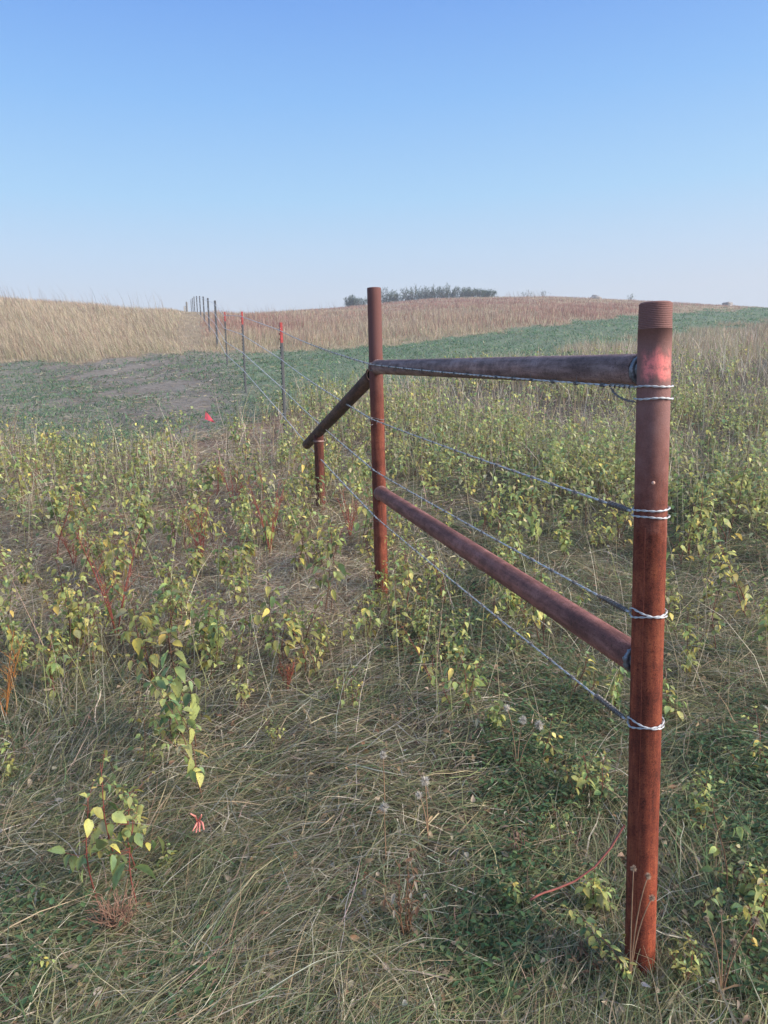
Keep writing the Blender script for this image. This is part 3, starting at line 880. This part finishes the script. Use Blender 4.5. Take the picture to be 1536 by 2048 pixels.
# --- tall prairie grass on the hills
def tall_grass():
    n = 380000
    x, y = scatter(n, 17, 100, .95, .8)
    px, py, up, lo = zones(x, y)
    yc = 58 + 30 * smoothstep(430, 820, px)
    pc = (px - (392 - .1 * (py - 620))) / 42
    path = np.exp(-np.abs(pc) ** 3) * (py > 605) * smoothstep(712, 690, py)
    right_strip = (py > lo - 4)                      # grass below the strip at the right
    k = (((py < up) & (y < yc + 7)) | (right_strip & (y > 15) & (px > 900))) & (rng.random(n) > path * .05)
    x, y, px, py, path, up = x[k], y[k], px[k], py[k], path[k], up[k]; n = len(x)
    mauve = smoothstep(np.where(px < 400, 622, 690), np.where(px < 400, 582, 640), py + 7 * fuzz(x, y, .25))
    mauve = mauve * (.65 + .35 * np.clip(fuzz(x, y, .12), -1, 1))
    low = py > up + 4
    mauve = np.where(low, .25 * (np.hypot(px - 1520, (py - 665) * 2) < 70), mauve)
    w = np.stack([.40 - .34 * mauve, .24 - .20 * mauve, (.20 + .25 * smoothstep(28, 0, up - py)) * (1 - mauve) + .14 * low, .62 * mauve, .10 + .24 * mauve, .12 + 0 * mauve], -1)
    col = pal(n, [(.43, .36, .235), (.56, .50, .37), (.28, .30, .17), (.34, .165, .135), (.25, .135, .105), (.38, .28, .22)], np.maximum(w, .01))
    hgt = (.18 + .44 * rng.random(n) ** 1.5) * (1 - .8 * path) * np.where(low, .6, 1) * np.where(px > 440, .85 - .40 * smoothstep(35, 62, y), .95 - .2 * smoothstep(40, 58, y))
    edge = smoothstep(0, 12, up - py) * (.75 + .25 * np.clip(fuzz(x, y, .5), -1, 1))
    hgt = hgt * np.where(low, 1, .35 + .65 * edge)
    az = math.pi + rng.normal(0, .55, n)
    az = np.where(px > 440, rng.uniform(0, 6.28, n), az)
    g = blades(np.stack([x, y, H(x, y) - .02], -1), az, hgt, math.pi / 2 - np.abs(rng.normal(np.where(px < 400, .22, .08), .22, n)), math.pi / 2 - np.abs(rng.normal(np.where(px < 400, .70, .35), .38, n)),
               rng.uniform(.0045, .009, n) * np.maximum(1, y / 16), col, 3, False, col * .7 + np.array([[.16, .115, .10]]))
    stuff('prairie_grass', 'tall tan and mauve prairie grass covering the hills', g, GRASS)
tall_grass()
def skyline_stems():
    n = 480
    px = np.concatenate([rng.uniform(-60, 330, 200), rng.uniform(440, 700, 160), rng.uniform(1010, 1090, 120)])
    yc = 58 + 30 * smoothstep(430, 820, px)
    y = yc - rng.uniform(0, 22, n)
    a = np.interp(px, SIL[:, 0], SA)
    x = a * y
    hgt = rng.uniform(.55, 1.2, n) * np.where(px > 400, .75, 1.25)
    g = blades(np.stack([x, y, H(x, y)], -1), math.pi + rng.normal(0, .7, n), hgt, math.pi / 2 - .12, math.pi / 2 - rng.uniform(.2, .9, n), .013, pal(n, [(.22, .15, .12), (.3, .22, .14)], [.6, .4]), 4, False)
    stuff('seed_stalks', 'thin seed stalks of tall grass standing up along the hill crest', g, GRASS)
skyline_stems()

# --- snowberry-like weeds
LEAFC = [(.43, .49, .19), (.33, .44, .18), (.51, .52, .19), (.62, .54, .16), (.22, .33, .16), (.50, .47, .28)]
def mass_weeds():
    n = 19000
    x, y = scatter(n, 2.6, 22, .95, .8)
    px, py, up, lo = zones(x, y)
    cl = smoothstep(-.7, 1.0, fuzz(x, y, .9) + .6 * np.sin(4.1 * x + 2) * np.sin(3.3 * y))
    d = .68 * smoothstep(1150, 930, py) * (.36 + .64 * smoothstep(480, 640, px)) * (.12 + 1.0 * cl) * (1 - .65 * smoothstep(1250, 1500, px) * smoothstep(900, 760, py))
    d = d * smoothstep(700, 760, py)
    k = (py > lo + 4) & (rng.random(n) < d) & ~((px > 390) & (px < 450) & (py > 840) & (py < 1090)) & post_clear(x, y, .1)
    x, y, px, py = x[k], y[k], px[k], py[k]; m = len(x)
    hgt = rng.uniform(.22, .52, m)
    az = rng.uniform(0, 6.28, m); el = math.pi / 2 - np.abs(rng.normal(0, .38, m))
    base = np.stack([x, y, H(x, y) - .01], -1)
    scol = pal(m, [(.10, .055, .04), (.14, .09, .05), (.2, .16, .08)], [.4, .3, .3])
    gs = blades(base, az, hgt, el, el, .005 * np.maximum(1, y / 6), scol, 2, False)
    nl = 15
    t = rng.uniform(.3, 1.0, (m, nl))
    d3 = np.stack([np.cos(el) * np.cos(az), np.cos(el) * np.sin(az), np.sin(el)], -1)
    p = (base[:, None] + d3[:, None] * (t * hgt[:, None])[..., None] + rng.normal(0, .022, (m, nl, 3))).reshape(-1, 3)
    N = len(p)
    tone = np.repeat(rng.random(m), nl)
    wt = np.stack([.30 + 0 * tone, .26 - .18 * tone, .14 + .16 * tone, .03 + .08 * tone, .26 * (1 - tone), .22 + 0 * tone], -1)
    c = pal(N, LEAFC, wt)
    big = np.repeat(np.maximum(1, y / 9), nl) ** .6
    gl = leaves(p, rng.uniform(0, 6.28, N), rng.normal(-.15, .5, N), rng.uniform(.026, .050, N) * big, rng.uniform(.018, .034, N) * big, c, .3, .3)
    stuff('weed_stems', 'thin brown stems of the dense weeds behind the pipe fence', gs, STEM)
    stuff('weed_foliage', 'yellow-green leafy weeds massed behind the pipe fence', gl, LEAF)
mass_weeds()
# small green creeping leaves between the grass
def creepers():
    n = 42000
    x, y = scatter(n, .9, 9, .95, .8)
    px, py, up, lo = zones(x, y)
    cl = fuzz(x + 3, y, 1.6) + .9 * smoothstep(600, 1100, px) + .5 * smoothstep(1500, 1900, py)
    for cx, cy, rr in ((410, 1990, 110), (1000, 1900, 160), (1450, 1000, 170), (1060, 1560, 120), (1500, 1500, 150), (900, 1290, 120), (480, 1310, 60)):
        cl = cl + 2.2 * np.exp(-((px - cx) ** 2 + (py - cy) ** 2) / rr ** 2)
    k = (py > lo + 20) & (rng.random(n) < smoothstep(1.1, 4.0, cl)) & post_clear(x, y)
    x, y = x[k], y[k]; m = len(x)
    nl = 6
    p = np.repeat(np.stack([x, y, H(x, y) + .045], -1), nl, 0) + rng.normal(0, .024, (m * nl, 3)) * np.array([1, 1, .9])
    N = len(p)
    c = pal(N, [(.10, .18, .085), (.13, .21, .09), (.18, .22, .10), (.08, .14, .075)], [.35, .3, .2, .15])
    g = leaves(p, rng.uniform(0, 6.28, N), rng.uniform(-.2, .8, N), rng.uniform(.012, .028, N), rng.uniform(.007, .014, N), c, .2, .3)
    stuff('creeping_leaves', 'small dark green creeping leaves low between the dry grass', g, LEAF)
creepers()

# --- shoots one can tell apart
def shoot_geo(h, pairs, size, yellow, lean, seed):
    global rng
    keep = rng; rng = np.random.default_rng(seed)
    P = []
    pos, az, el, ln = [], [], [], []
    sc_ = [(.12, .05, .04), (.17, .09, .055), (.21, .065, .05)][seed % 3]
    n = 9
    t = np.linspace(0, 1, n)
    for st_ in range(1 + int(rng.integers(1, 4))):
        hh = h * (1 if st_ == 0 else rng.uniform(.45, .92))
        la = rng.uniform(0, 6.28); b0 = rng.normal(0, .02 + .012 * st_, 2); le = lean * rng.uniform(.6, 1.6)
        path = np.stack([b0[0] + np.cos(la) * le * hh * t ** 1.6 + .008 * np.sin(7 * t + seed + st_), b0[1] + np.sin(la) * le * hh * t ** 1.6 + .008 * np.cos(6 * t), hh * t * (1 - .12 * t) - .02 * (1 - t)], -1)
        P.append(tube(path, np.linspace(.0024, .0009, n), 5, True, sc_))
        tw = rng.uniform(0, 3)
        start = rng.uniform(.15, .45)
        np_ = max(4, int(pairs * hh / h * rng.uniform(.6, 1.1)))
        for i in range(np_):
            tt = start + (1 - start) * (i + rng.uniform(.1, .9)) / np_
            c = np.array([np.interp(tt, t, path[:, q]) for q in range(3)])
            tw += 1.35 + rng.normal(0, .4)
            side = rng.random() < .28
            for s in (0, 1):
                if rng.random() < .22: continue
                a = tw + s * math.pi + rng.normal(0, .35)
                pet = .012 if not side else rng.uniform(.03, .075)
                q = c + np.array([math.cos(a), math.sin(a), rng.uniform(.1, .8)]) * pet
                P.append(tube([c, q], [.0009, .0006], 4, False, sc_))
                for r_ in range(3 if side else 1):
                    pos.append(q - (q - c) * .4 * r_ / 2); az.append(a + (0, 1.1, -1.1)[r_]); el.append(rng.normal(-.15, .45) - .5 * (1 - tt)); ln.append(size * rng.uniform(.45, 1.15) * (1.08 - .5 * max(0, tt - .65) / .35) * (.8 if side else 1))
        for s in range(3):
            pos.append(path[-1]); az.append(s * 2.1 + tw); el.append(rng.uniform(.2, 1.1)); ln.append(size * .5)
    pos = np.array(pos); az = np.array(az); el = np.array(el); ln = np.array(ln); N = len(pos)
    w = np.array([.32 - .1 * yellow, .36 * (1 - yellow), .12 + .26 * yellow, .03 + .14 * yellow, .22 * (1 - yellow), .06])
    c = pal(N, LEAFC, w) * rng.choice([1, 1, 1, .8], N)[:, None]
    lf = leaves(pos, az, el, ln, ln * rng.uniform(.5, .74, N), c, rng.uniform(.05, .8, N), rng.uniform(.05, .6, N), rng.normal(0, .45, N),
                c * np.array([1.25, 1.05, .65]))
    rng = keep
    return join(P), lf
VAR = []
for i in range(20):
    yl = [.15, .45, .8][i % 3]
    sg, lg = shoot_geo(1.0 * [.34, .42, .30, .5, .38][i % 5], [11, 14, 8, 17, 12][i % 5], [.046, .038, .050, .042][i % 4], yl, [.1, .25, .18, .35][i % 4], 100 + i)
    VAR.append((new_mesh('stem', sg[0], sg[1], sg[2], STEM, True), new_mesh('leaves', lg[0], lg[1], lg[2], LEAF, True), [.34, .42, .30, .5, .38][i % 5], i % 3))
SHOOTS = []            # (px of base, py of base, height, object, tone)
def add_shoot(px, py, h, v=None):
    g = on_ground(px, py)
    if not post_clear(g[0], g[1], .07): return
    v = int(rng.integers(len(VAR))) if v is None else v
    s_, l_, hh, tone = VAR[v]
    e = empty('leafy_shoot', g, rng.uniform(0, 6.28))
    k = h / hh
    e.scale = (k ** .75, k ** .75, k)
    link('stem', s_, e); link('leaves', l_, e)
    SHOOTS.append((px, py, h, e, tone))
def hpx(px, pb, pt):
    g = on_ground(px, pb)
    return float(np.clip((pb - pt) / F * g[1] * 1.12, .12, .75))
PROM = [(240, 1800, 1490, 4), (285, 1690, 1540, 3), (395, 1620, 1300, 3), (375, 1510, 1240, 0), (275, 1560, 1400, 9), (310, 1370, 1170, 2), (325, 1330, 1200, 5), (545, 1340, 1120, 8),
        (435, 1330, 1190, 0), (495, 1440, 1330, 5), (640, 1330, 1215, 3), (600, 1290, 1190, 6), (180, 1350, 1220, 1), (110, 1400, 1260, 10), (40, 1330, 1200, 6), (130, 1110, 960, 7),
        (200, 1160, 1020, 4), (830, 1290, 1160, 9), (790, 1240, 1080, 3), (930, 1430, 1290, 10), (985, 1480, 1370, 6), (1090, 1540, 1400, 1), (1170, 1620, 1480, 4), (1195, 1840, 1690, 6),
        (1120, 1720, 1600, 9), (1030, 1830, 1750, 0), (1250, 1990, 1790, 3), (1450, 1830, 1590, 9), (1490, 1920, 1660, 1), (1525, 1850, 1690, 6), (1370, 1980, 1860, 4), (1160, 1400, 1280, 7),
        (1230, 1420, 1300, 0), (1290, 1240, 1100, 6), (90, 1960, 1890, 9), (330, 1760, 1690, 6), (470, 1230, 1120, 11), (30, 1560, 1450, 8), (700, 1420, 1330, 4), (560, 1500, 1430, 5),
        (1420, 1320, 1180, 1), (1500, 1240, 1080, 7), (395, 1080, 960, 2), (430, 1120, 1000, 5), (655, 985, 890, 3), (622, 1000, 905, 10), (775, 1230, 1120, 8), (805, 1200, 1090, 12), (850, 1330, 1210, 13), (1350, 1450, 1320, 15), (1400, 1120, 960, 16), (1470, 1100, 930, 17), (1380, 1650, 1530, 18), (1520, 1560, 1430, 19), (60, 1020, 880, 8), (185, 930, 845, 1)]
for px, pb, pt, v in PROM: add_shoot(px, pb, hpx(px, pb, pt), v)
cnt = 0
while cnt < 225:
    px = rng.uniform(-40, 1576); py = 900 + 480 * rng.random() ** 1.5
    if px > 620 and py > 1150 and rng.random() < .5: continue
    if px > 1150 and rng.random() < .4: continue
    add_shoot(px, py, rng.uniform(.20, .46)); cnt += 1
# labels: colour, size and the nearest landmark, then the place in the row
def where(px, py):
    if py > 1690: r_ = 'near the bottom edge'
    elif py > 1420: r_ = 'in near grass'
    elif py > 1200: r_ = 'in pale straw'
    elif py > 1060: r_ = 'in middle weeds'
    elif py > 970: r_ = 'in far weeds'
    else: r_ = 'by bare field'
    if px < 250: c_ = 'far left of fence'
    elif px < 480: c_ = 'below pink flag'
    elif px < 690: c_ = 'left of far post'
    elif px < 900: c_ = 'around far post'
    elif px < 1240: c_ = 'beside lower rail' if py < 1420 else 'left of near post'
    else: c_ = 'right of near post' if px > 1330 else 'at near post'
    return r_ + ' ' + c_
from collections import defaultdict
bk = defaultdict(list)
TON = ['green', 'yellow-green', 'yellowing']
ORD = ['', 'second', 'third', 'fourth', 'fifth', 'sixth', 'seventh', 'eighth', 'ninth', 'tenth', 'eleventh', 'twelfth', 'thirteenth', 'fourteenth', 'fifteenth', 'sixteenth']
for sh in SHOOTS:
    size = 'tall' if sh[2] > .36 else ('short' if sh[2] < .27 else 'medium')
    bk[(size, TON[sh[4]], where(sh[0], sh[1]))].append(sh)
for (size, tone, w), L in bk.items():
    L.sort(key=lambda q: q[0])
    for i, sh in enumerate(L):
        lab = f'{size} {tone} leafy shoot {w}'
        if len(L) > 1: lab += ', leftmost such' if i == 0 else (f', {ORD[min(i, 15)]} from left')
        tag(sh[3], lab, 'plant', 'leafy shoots in the grass')

# --- red-stemmed weeds
def red_weed(px, pb, pt, label, seed, cols):
    g = on_ground(px, pb)
    h = (pb - pt) / F * g[1] * 1.1
    r = np.random.default_rng(seed)
    P, pos = [], []
    for i in range(7):
        a = r.uniform(0, 6.28); ln = h * r.uniform(.6, 1.0)
        t = np.linspace(0, 1, 7)
        path = np.stack([np.cos(a) * ln * .28 * t ** 1.4, np.sin(a) * ln * .28 * t ** 1.4, ln * t - .01], -1)
        P.append(tube(path, np.linspace(.0026, .001, 7), 4, True, cols[0]))
        for j in range(7):
            tt = r.uniform(.35, 1); c = path[0] * 0 + np.array([np.interp(tt, t, path[:, q]) for q in range(3)])
            b = r.uniform(0, 6.28); l2 = h * r.uniform(.08, .2)
            d = c + l2 * np.array([math.cos(b) * .7, math.sin(b) * .7, .7])
            P.append(tube([c, d], [.0012, .0006], 4, False, cols[0]))
            for q in np.linspace(.2, 1, 5): pos.append(c * (1 - q) + d * q)
    pos = np.array(pos); N = len(pos)
    e = empty('red_stemmed_weed', g)
    tag(e, label, 'plant', 'red-stemmed dying weeds')
    s_ = join(P); mk('stem', s_, STEM, e)
    c = np.array(cols[1:])[r.integers(0, len(cols) - 1, N)] * r.normal(1, .2, (N, 1)).clip(.5, 1.5)
    mk('leaves', leaves(pos, r.uniform(0, 6.28, N), r.uniform(-.3, 1, N), r.uniform(.008, .022, N), r.uniform(.003, .006, N), c, .2, .2), LEAF, e)
RC = [(.30, .075, .06), (.42, .19, .08), (.40, .26, .13), (.36, .14, .11)]
OC = [(.38, .16, .05), (.50, .30, .10), (.45, .36, .14)]
for a in [(235, 1285, 1065, 'large red-stemmed dying bush in the pale straw, left of the fence', 1, RC), (405, 1135, 985, 'upright red-stemmed weed below the pink flag', 2, RC),
          (540, 1110, 940, 'red-stemmed weed just left of the stub post', 3, RC), (12, 1440, 1270, 'orange-tan dying weed at the left edge of the view', 4, OC),
          (575, 1385, 1315, 'small pink-red spiky weed in the matted grass below the far post', 5, RC), (150, 1140, 1050, 'coral-leaved low weed far left, above the large red bush', 6, RC),
          (470, 1030, 935, 'brownish red weed between the flag and the stub post', 7, RC), (700, 1080, 985, 'red-tinged weed between stub post and far post', 8, RC)]:
    red_weed(*a)

# --- dead stalks and seed heads
def puff(parent, at, r, col=(.62, .58, .52), seed=0):
    q = np.random.default_rng(seed)
    n = 170
    d = q.normal(0, 1, (n, 3)); d /= np.linalg.norm(d, axis=1)[:, None]
    V, Q, C = blades(np.repeat(np.array(at)[None], n, 0), np.arctan2(d[:, 1], d[:, 0]), r * q.uniform(.7, 1.1, n), np.arcsin(d[:, 2]), np.arcsin(d[:, 2]), r * .2, np.repeat(np.array([col]), n, 0), 2, False)
    mk('seed_head', (V, Q, C), GRASS, parent, False)
def seed_plant(px, pb, heads, label, seed, cat='dead stalk', col=(.30, .19, .12), hr=.0165):
    g = on_ground(px, pb)
    e = empty('seed_stalk', g)
    tag(e, label, cat, 'dried stalks with seed heads')
    q = np.random.default_rng(seed)
    P, hs = [], []
    for hx, hy in heads:
        p = at_y(hx, hy, g[1] + q.uniform(-.03, .03)) - g
        t = np.linspace(0, 1, 8)[:, None]
        mid = p * .5 + np.array([-p[0] * .35, 0, p[2] * .18])
        path = (2 * t * (1 - t)) * mid + t ** 2 * p
        P.append(tube(path, np.linspace(.0021, .0011, 8), 5, True, col)); hs.append(p)
    mk('stem', join(P), STEM, e)
    for i, p in enumerate(hs): puff(e, p, hr * q.uniform(.8, 1.25), (.62, .58, .52) if seed < 24 else (.42, .33, .25), seed + i)
    return e, g
seed_plant(772, 1735, [(768, 1614)], 'single white fluffy seed head on a dark stalk in the near grass', 20, hr=.0165)
seed_plant(857, 1690, [(850, 1562), (838, 1590)], 'pair of white fluffy seed heads above the grass left of the near post', 21, hr=.0165)
seed_plant(770, 1625, [(766, 1510)], 'white seed head farther up than the single one, by the grass tuft', 22, hr=.0165)
seed_plant(1034, 1560, [(1014, 1416), (1046, 1440), (1078, 1450)], 'trio of fluffy seed heads beside the leafy tuft under the lowest wire', 23, hr=.0165)
seed_plant(1258, 1990, [(1267, 1737), (1296, 1752), (1304, 1796)], 'dry stalk with three round seed heads standing against the near post', 24, hr=.0085)
seed_plant(1440, 2020, [(1442, 1825), (1412, 1838), (1512, 1842), (1468, 1885)], 'branching dry stalk with four brown heads at the bottom right corner', 25, hr=.009)
def dead_bush(px, pb, pt, label, seed, col, n=26, spread=.5, bits=None):
    g = on_ground(px, pb); h = (pb - pt) / F * g[1] * 1.15
    e = empty('dead_weed', g); tag(e, label, 'dead weed')
    q = np.random.default_rng(seed); P, tips = [], []
    for i in range(n):
        a = q.uniform(0, 6.28); ln = h * q.uniform(.5, 1); s = spread * q.uniform(.2, 1)
        t = np.linspace(0, 1, 6)
        path = np.stack([np.cos(a) * ln * s * t, np.sin(a) * ln * s * t, ln * t ** .8 * (1 - .3 * s * t) - .01], -1)
        path[1:] += q.normal(0, .006, (5, 3))
        P.append(tube(path, np.linspace(.0018, .0006, 6), 4, False, np.array(col) * q.uniform(.6, 1.4))); tips += list(path[3:])
    mk('stem', join(P), STEM, e)
    if bits:
        tips = np.array(tips); N = len(tips)
        c = np.array(bits)[q.integers(0, len(bits), N)]
        mk('dry_leaves', leaves(tips, q.uniform(0, 6.28, N), q.uniform(-.8, .8, N), q.uniform(.012, .028, N), q.uniform(.006, .012, N), c, .5, .5), LEAF, e)
dead_bush(238, 1880, 1765, 'wispy brown dead weed tuft in the near grass at lower left', 31, (.30, .175, .125), 110, .6)
dead_bush(812, 1890, 1690, 'dead stalk with pale papery husks in the near grass, bottom middle', 32, (.22, .12, .07), 14, .4, [(.5, .42, .32), (.34, .2, .12), (.28, .15, .09)])
dead_bush(1180, 1950, 1880, 'brown shrivelled weed just left of the near post foot', 33, (.27, .16, .10), 20, .9, [(.34, .22, .14), (.24, .13, .08)])
dead_bush(1225, 1740, 1600, 'upright brown dead weed left of the near post', 34, (.17, .09, .07), 6, .25, [(.3, .22, .17), (.2, .12, .09)]) if False else None
dead_bush(1035, 1740, 1620, 'brown dried weed with shrivelled leaves below the lowest wire', 35, (.17, .09, .07), 7, .25, [(.3, .22, .17), (.2, .12, .09)])
# arching red cane
g = on_ground(1082, 1790)
e = empty('red_cane', g); tag(e, 'bare arching reddish cane between the grass and the near post', 'stem')
q = np.array([at_y(px, py, 1.66 + k * .012) - g for k, (px, py) in enumerate(((1060, 1800), (1082, 1787), (1110, 1779), (1150, 1762), (1190, 1733), (1222, 1695), (1249, 1650)))])
mk('cane', tube(dense(q, .02)[0], .0026, 6, True, (.30, .10, .08)), STEM, e)
# pink strips
g = on_ground(395, 1700)
e = empty('pink_strips', g); tag(e, 'little tuft of salmon pink strips sticking out of the near grass', 'marker tuft')
PK = plain_mat('salmon_strip', (.80, .30, .24), .5, 0, .15, 80)
for (ax, ay), (bx, by) in (((397, 1664), (382, 1646)), ((397, 1660), (386, 1681)), ((396, 1658), (400, 1682)), ((398, 1658), (409, 1678)), ((397, 1662), (404, 1648)), ((396, 1662), (393, 1684))):
    p0 = at_y(ax, ay, g[1] - .01) - g; p1 = at_y(bx, by, g[1] - .05) - g
    p0[2] += .03; p1[2] += .03
    md = (p0 + p1) / 2 + np.array([.004, 0, .006])
    mk('strip', tube([p0, md, p1], [.0030, .0034, .002], 6), PK, e)

# --- shrubs behind the crest, rocks on the hill
def shrub(px, ptop, pbot, wpx, label, seed, Y=97):
    b = at_y(px, pbot, Y); t_ = at_y(px, ptop, Y)
    g = np.array([b[0], Y, min(float(H(b[0], Y)), b[2])])
    q = np.random.default_rng(seed)
    h = t_[2] - g[2]; vis = t_[2] - b[2]; hw = wpx / F * Y * (.95 if seed < 63 else .5)
    e = empty('shrub', g); tag(e, label, 'shrub', 'dark shrubs along the hill crest')
    P, pos = [], []
    nb = 30 if seed < 63 else 5
    for i in range(nb):
        a = q.uniform(0, 6.28); r_ = hw * math.sqrt(q.random())
        top = h - vis * (1 - (1 - .5 * (r_ / hw) ** 2) * q.uniform(.45, 1.12))
        p = np.array([math.cos(a) * r_ * 1.15, math.sin(a) * r_ * .8, top])
        path = np.stack([p * k ** np.array([.8, .8, 1]) for k in np.linspace(0, 1, 6)])
        P.append(tube(path, np.linspace(.05, .012, 6), 4, False, (.13, .115, .10)))
        m = 40 if seed < 63 else 12
        k = 1 - q.random(m) ** 1.2 * min(1, 1.4 * vis / max(h, .1))
        wd = (.06 + .22 * (1 - k) * h / max(vis, .3))[:, None]
        pos.append(p * k[:, None] ** np.array([.8, .8, 1]) + q.normal(0, 1, (m, 3)) * wd * np.array([1, 1, .8]))
    pos = np.concatenate(pos); N = len(pos)
    mk('branches', join(P), STEM, e)
    c = np.array([(.08, .135, .09), (.11, .165, .10), (.14, .18, .11), (.065, .10, .08)])[q.integers(0, 4, N)]
    mk('crown', leaves(pos, q.uniform(0, 6.28, N), q.uniform(.2, 1.5, N), q.uniform(.10, .24, N), q.uniform(.04, .09, N), c, .2, .2), LEAF, e)
for a in [(702, 590, 607, 12, 'small ragged shrub at the left end of the crest shrub row', 51), (718, 594, 606, 18, 'low shrub left of the far post top on the crest', 52),
          (772, 577, 602, 28, 'round shrub just right of the far post top on the crest', 53), (798, 580, 600, 26, 'thin shrub between the round one and the tall clump', 54),
          (828, 568, 597, 30, 'tallest dark shrub in the middle of the crest row', 55), (850, 575, 595, 26, 'dark shrub touching the tallest one on its right', 56),
          (873, 572, 592, 30, 'shrub above the start of the round knoll', 57), (893, 568, 591, 26, 'pointed shrub at the centre of the knoll', 58),
          (915, 575, 590, 26, 'broad shrub right of the pointed one on the knoll', 59), (938, 573, 589, 24, 'second pointed shrub, toward the right of the knoll', 60),
          (958, 578, 589, 24, 'last full shrub of the crest row on the knoll', 61), (976, 582, 589, 16, 'small thin shrub ending the crest row at right', 62),
          (1055, 581, 589, 22, 'sparse weedy shrub alone on the crest, between knoll and near post', 63), (1087, 582, 589, 9, 'tiny dark bush right of the sparse weedy shrub', 64),
          (1260, 587, 597, 10, 'small lone bush on the crest just left of the near post', 65)]:
    shrub(*a)
def rock(px, py, wpx, hpx_, label, seed):
    g = on_ground(px, py) if py > 590 and False else None
    e_y = 80
    p = at_y(px, py, e_y); gz = float(H(p[0], p[1]))
    q = np.random.default_rng(seed)
    bm = bmesh.new(); bmesh.ops.create_icosphere(bm, subdivisions=3, radius=1)
    w, h = wpx / F * e_y * .5, min(max(p[2] - gz, .2), .7) + hpx_ / F * e_y * .5
    for v in bm.verts:
        n_ = 1 + .18 * math.sin(v.co.x * 4 + seed) * math.cos(v.co.y * 5) + .12 * math.sin(v.co.z * 7 + seed * 2)
        v.co = Vector((v.co.x * w * n_, v.co.y * w * .8 * n_, v.co.z * h * n_))
    me = bpy.data.meshes.new('rock'); bm.to_mesh(me); bm.free(); me.materials.append(ROCK)
    o = link('rock', me, None, (p[0], p[1], gz)); tag(o, label, 'rock', 'rocks on the far hill')
rock(1190, 603, 22, 8, 'larger pale boulder in the mauve grass left of the near post', 3)
rock(1455, 606, 20, 5, 'small boulder on the skyline right of the near post', 5)

# --- evening haze over the prairie
def haze():
    bm = bmesh.new(); bmesh.ops.create_cube(bm, size=1)
    for v in bm.verts:
        v.co = Vector((v.co.x * 2400, v.co.y * 1600 + 20, (v.co.z + .5) * 29 - 11))
    me = bpy.data.meshes.new('haze'); bm.to_mesh(me); bm.free()
    m = bpy.data.materials.new('haze_air'); m.use_nodes = True
    nt = m.node_tree; nt.nodes.clear()
    o_ = nt.nodes.new('ShaderNodeOutputMaterial'); v_ = nt.nodes.new('ShaderNodeVolumePrincipled')
    v_.inputs['Color'].default_value = (.80, .86, .95, 1); v_.inputs['Density'].default_value = .0026
    v_.inputs['Anisotropy'].default_value = .2
    nt.links.new(v_.outputs[0], o_.inputs['Volume'])
    me.materials.append(m)
    o = link('haze', me); tag(o, 'thin pale evening haze in the air', 'haze', kind='stuff')
haze()
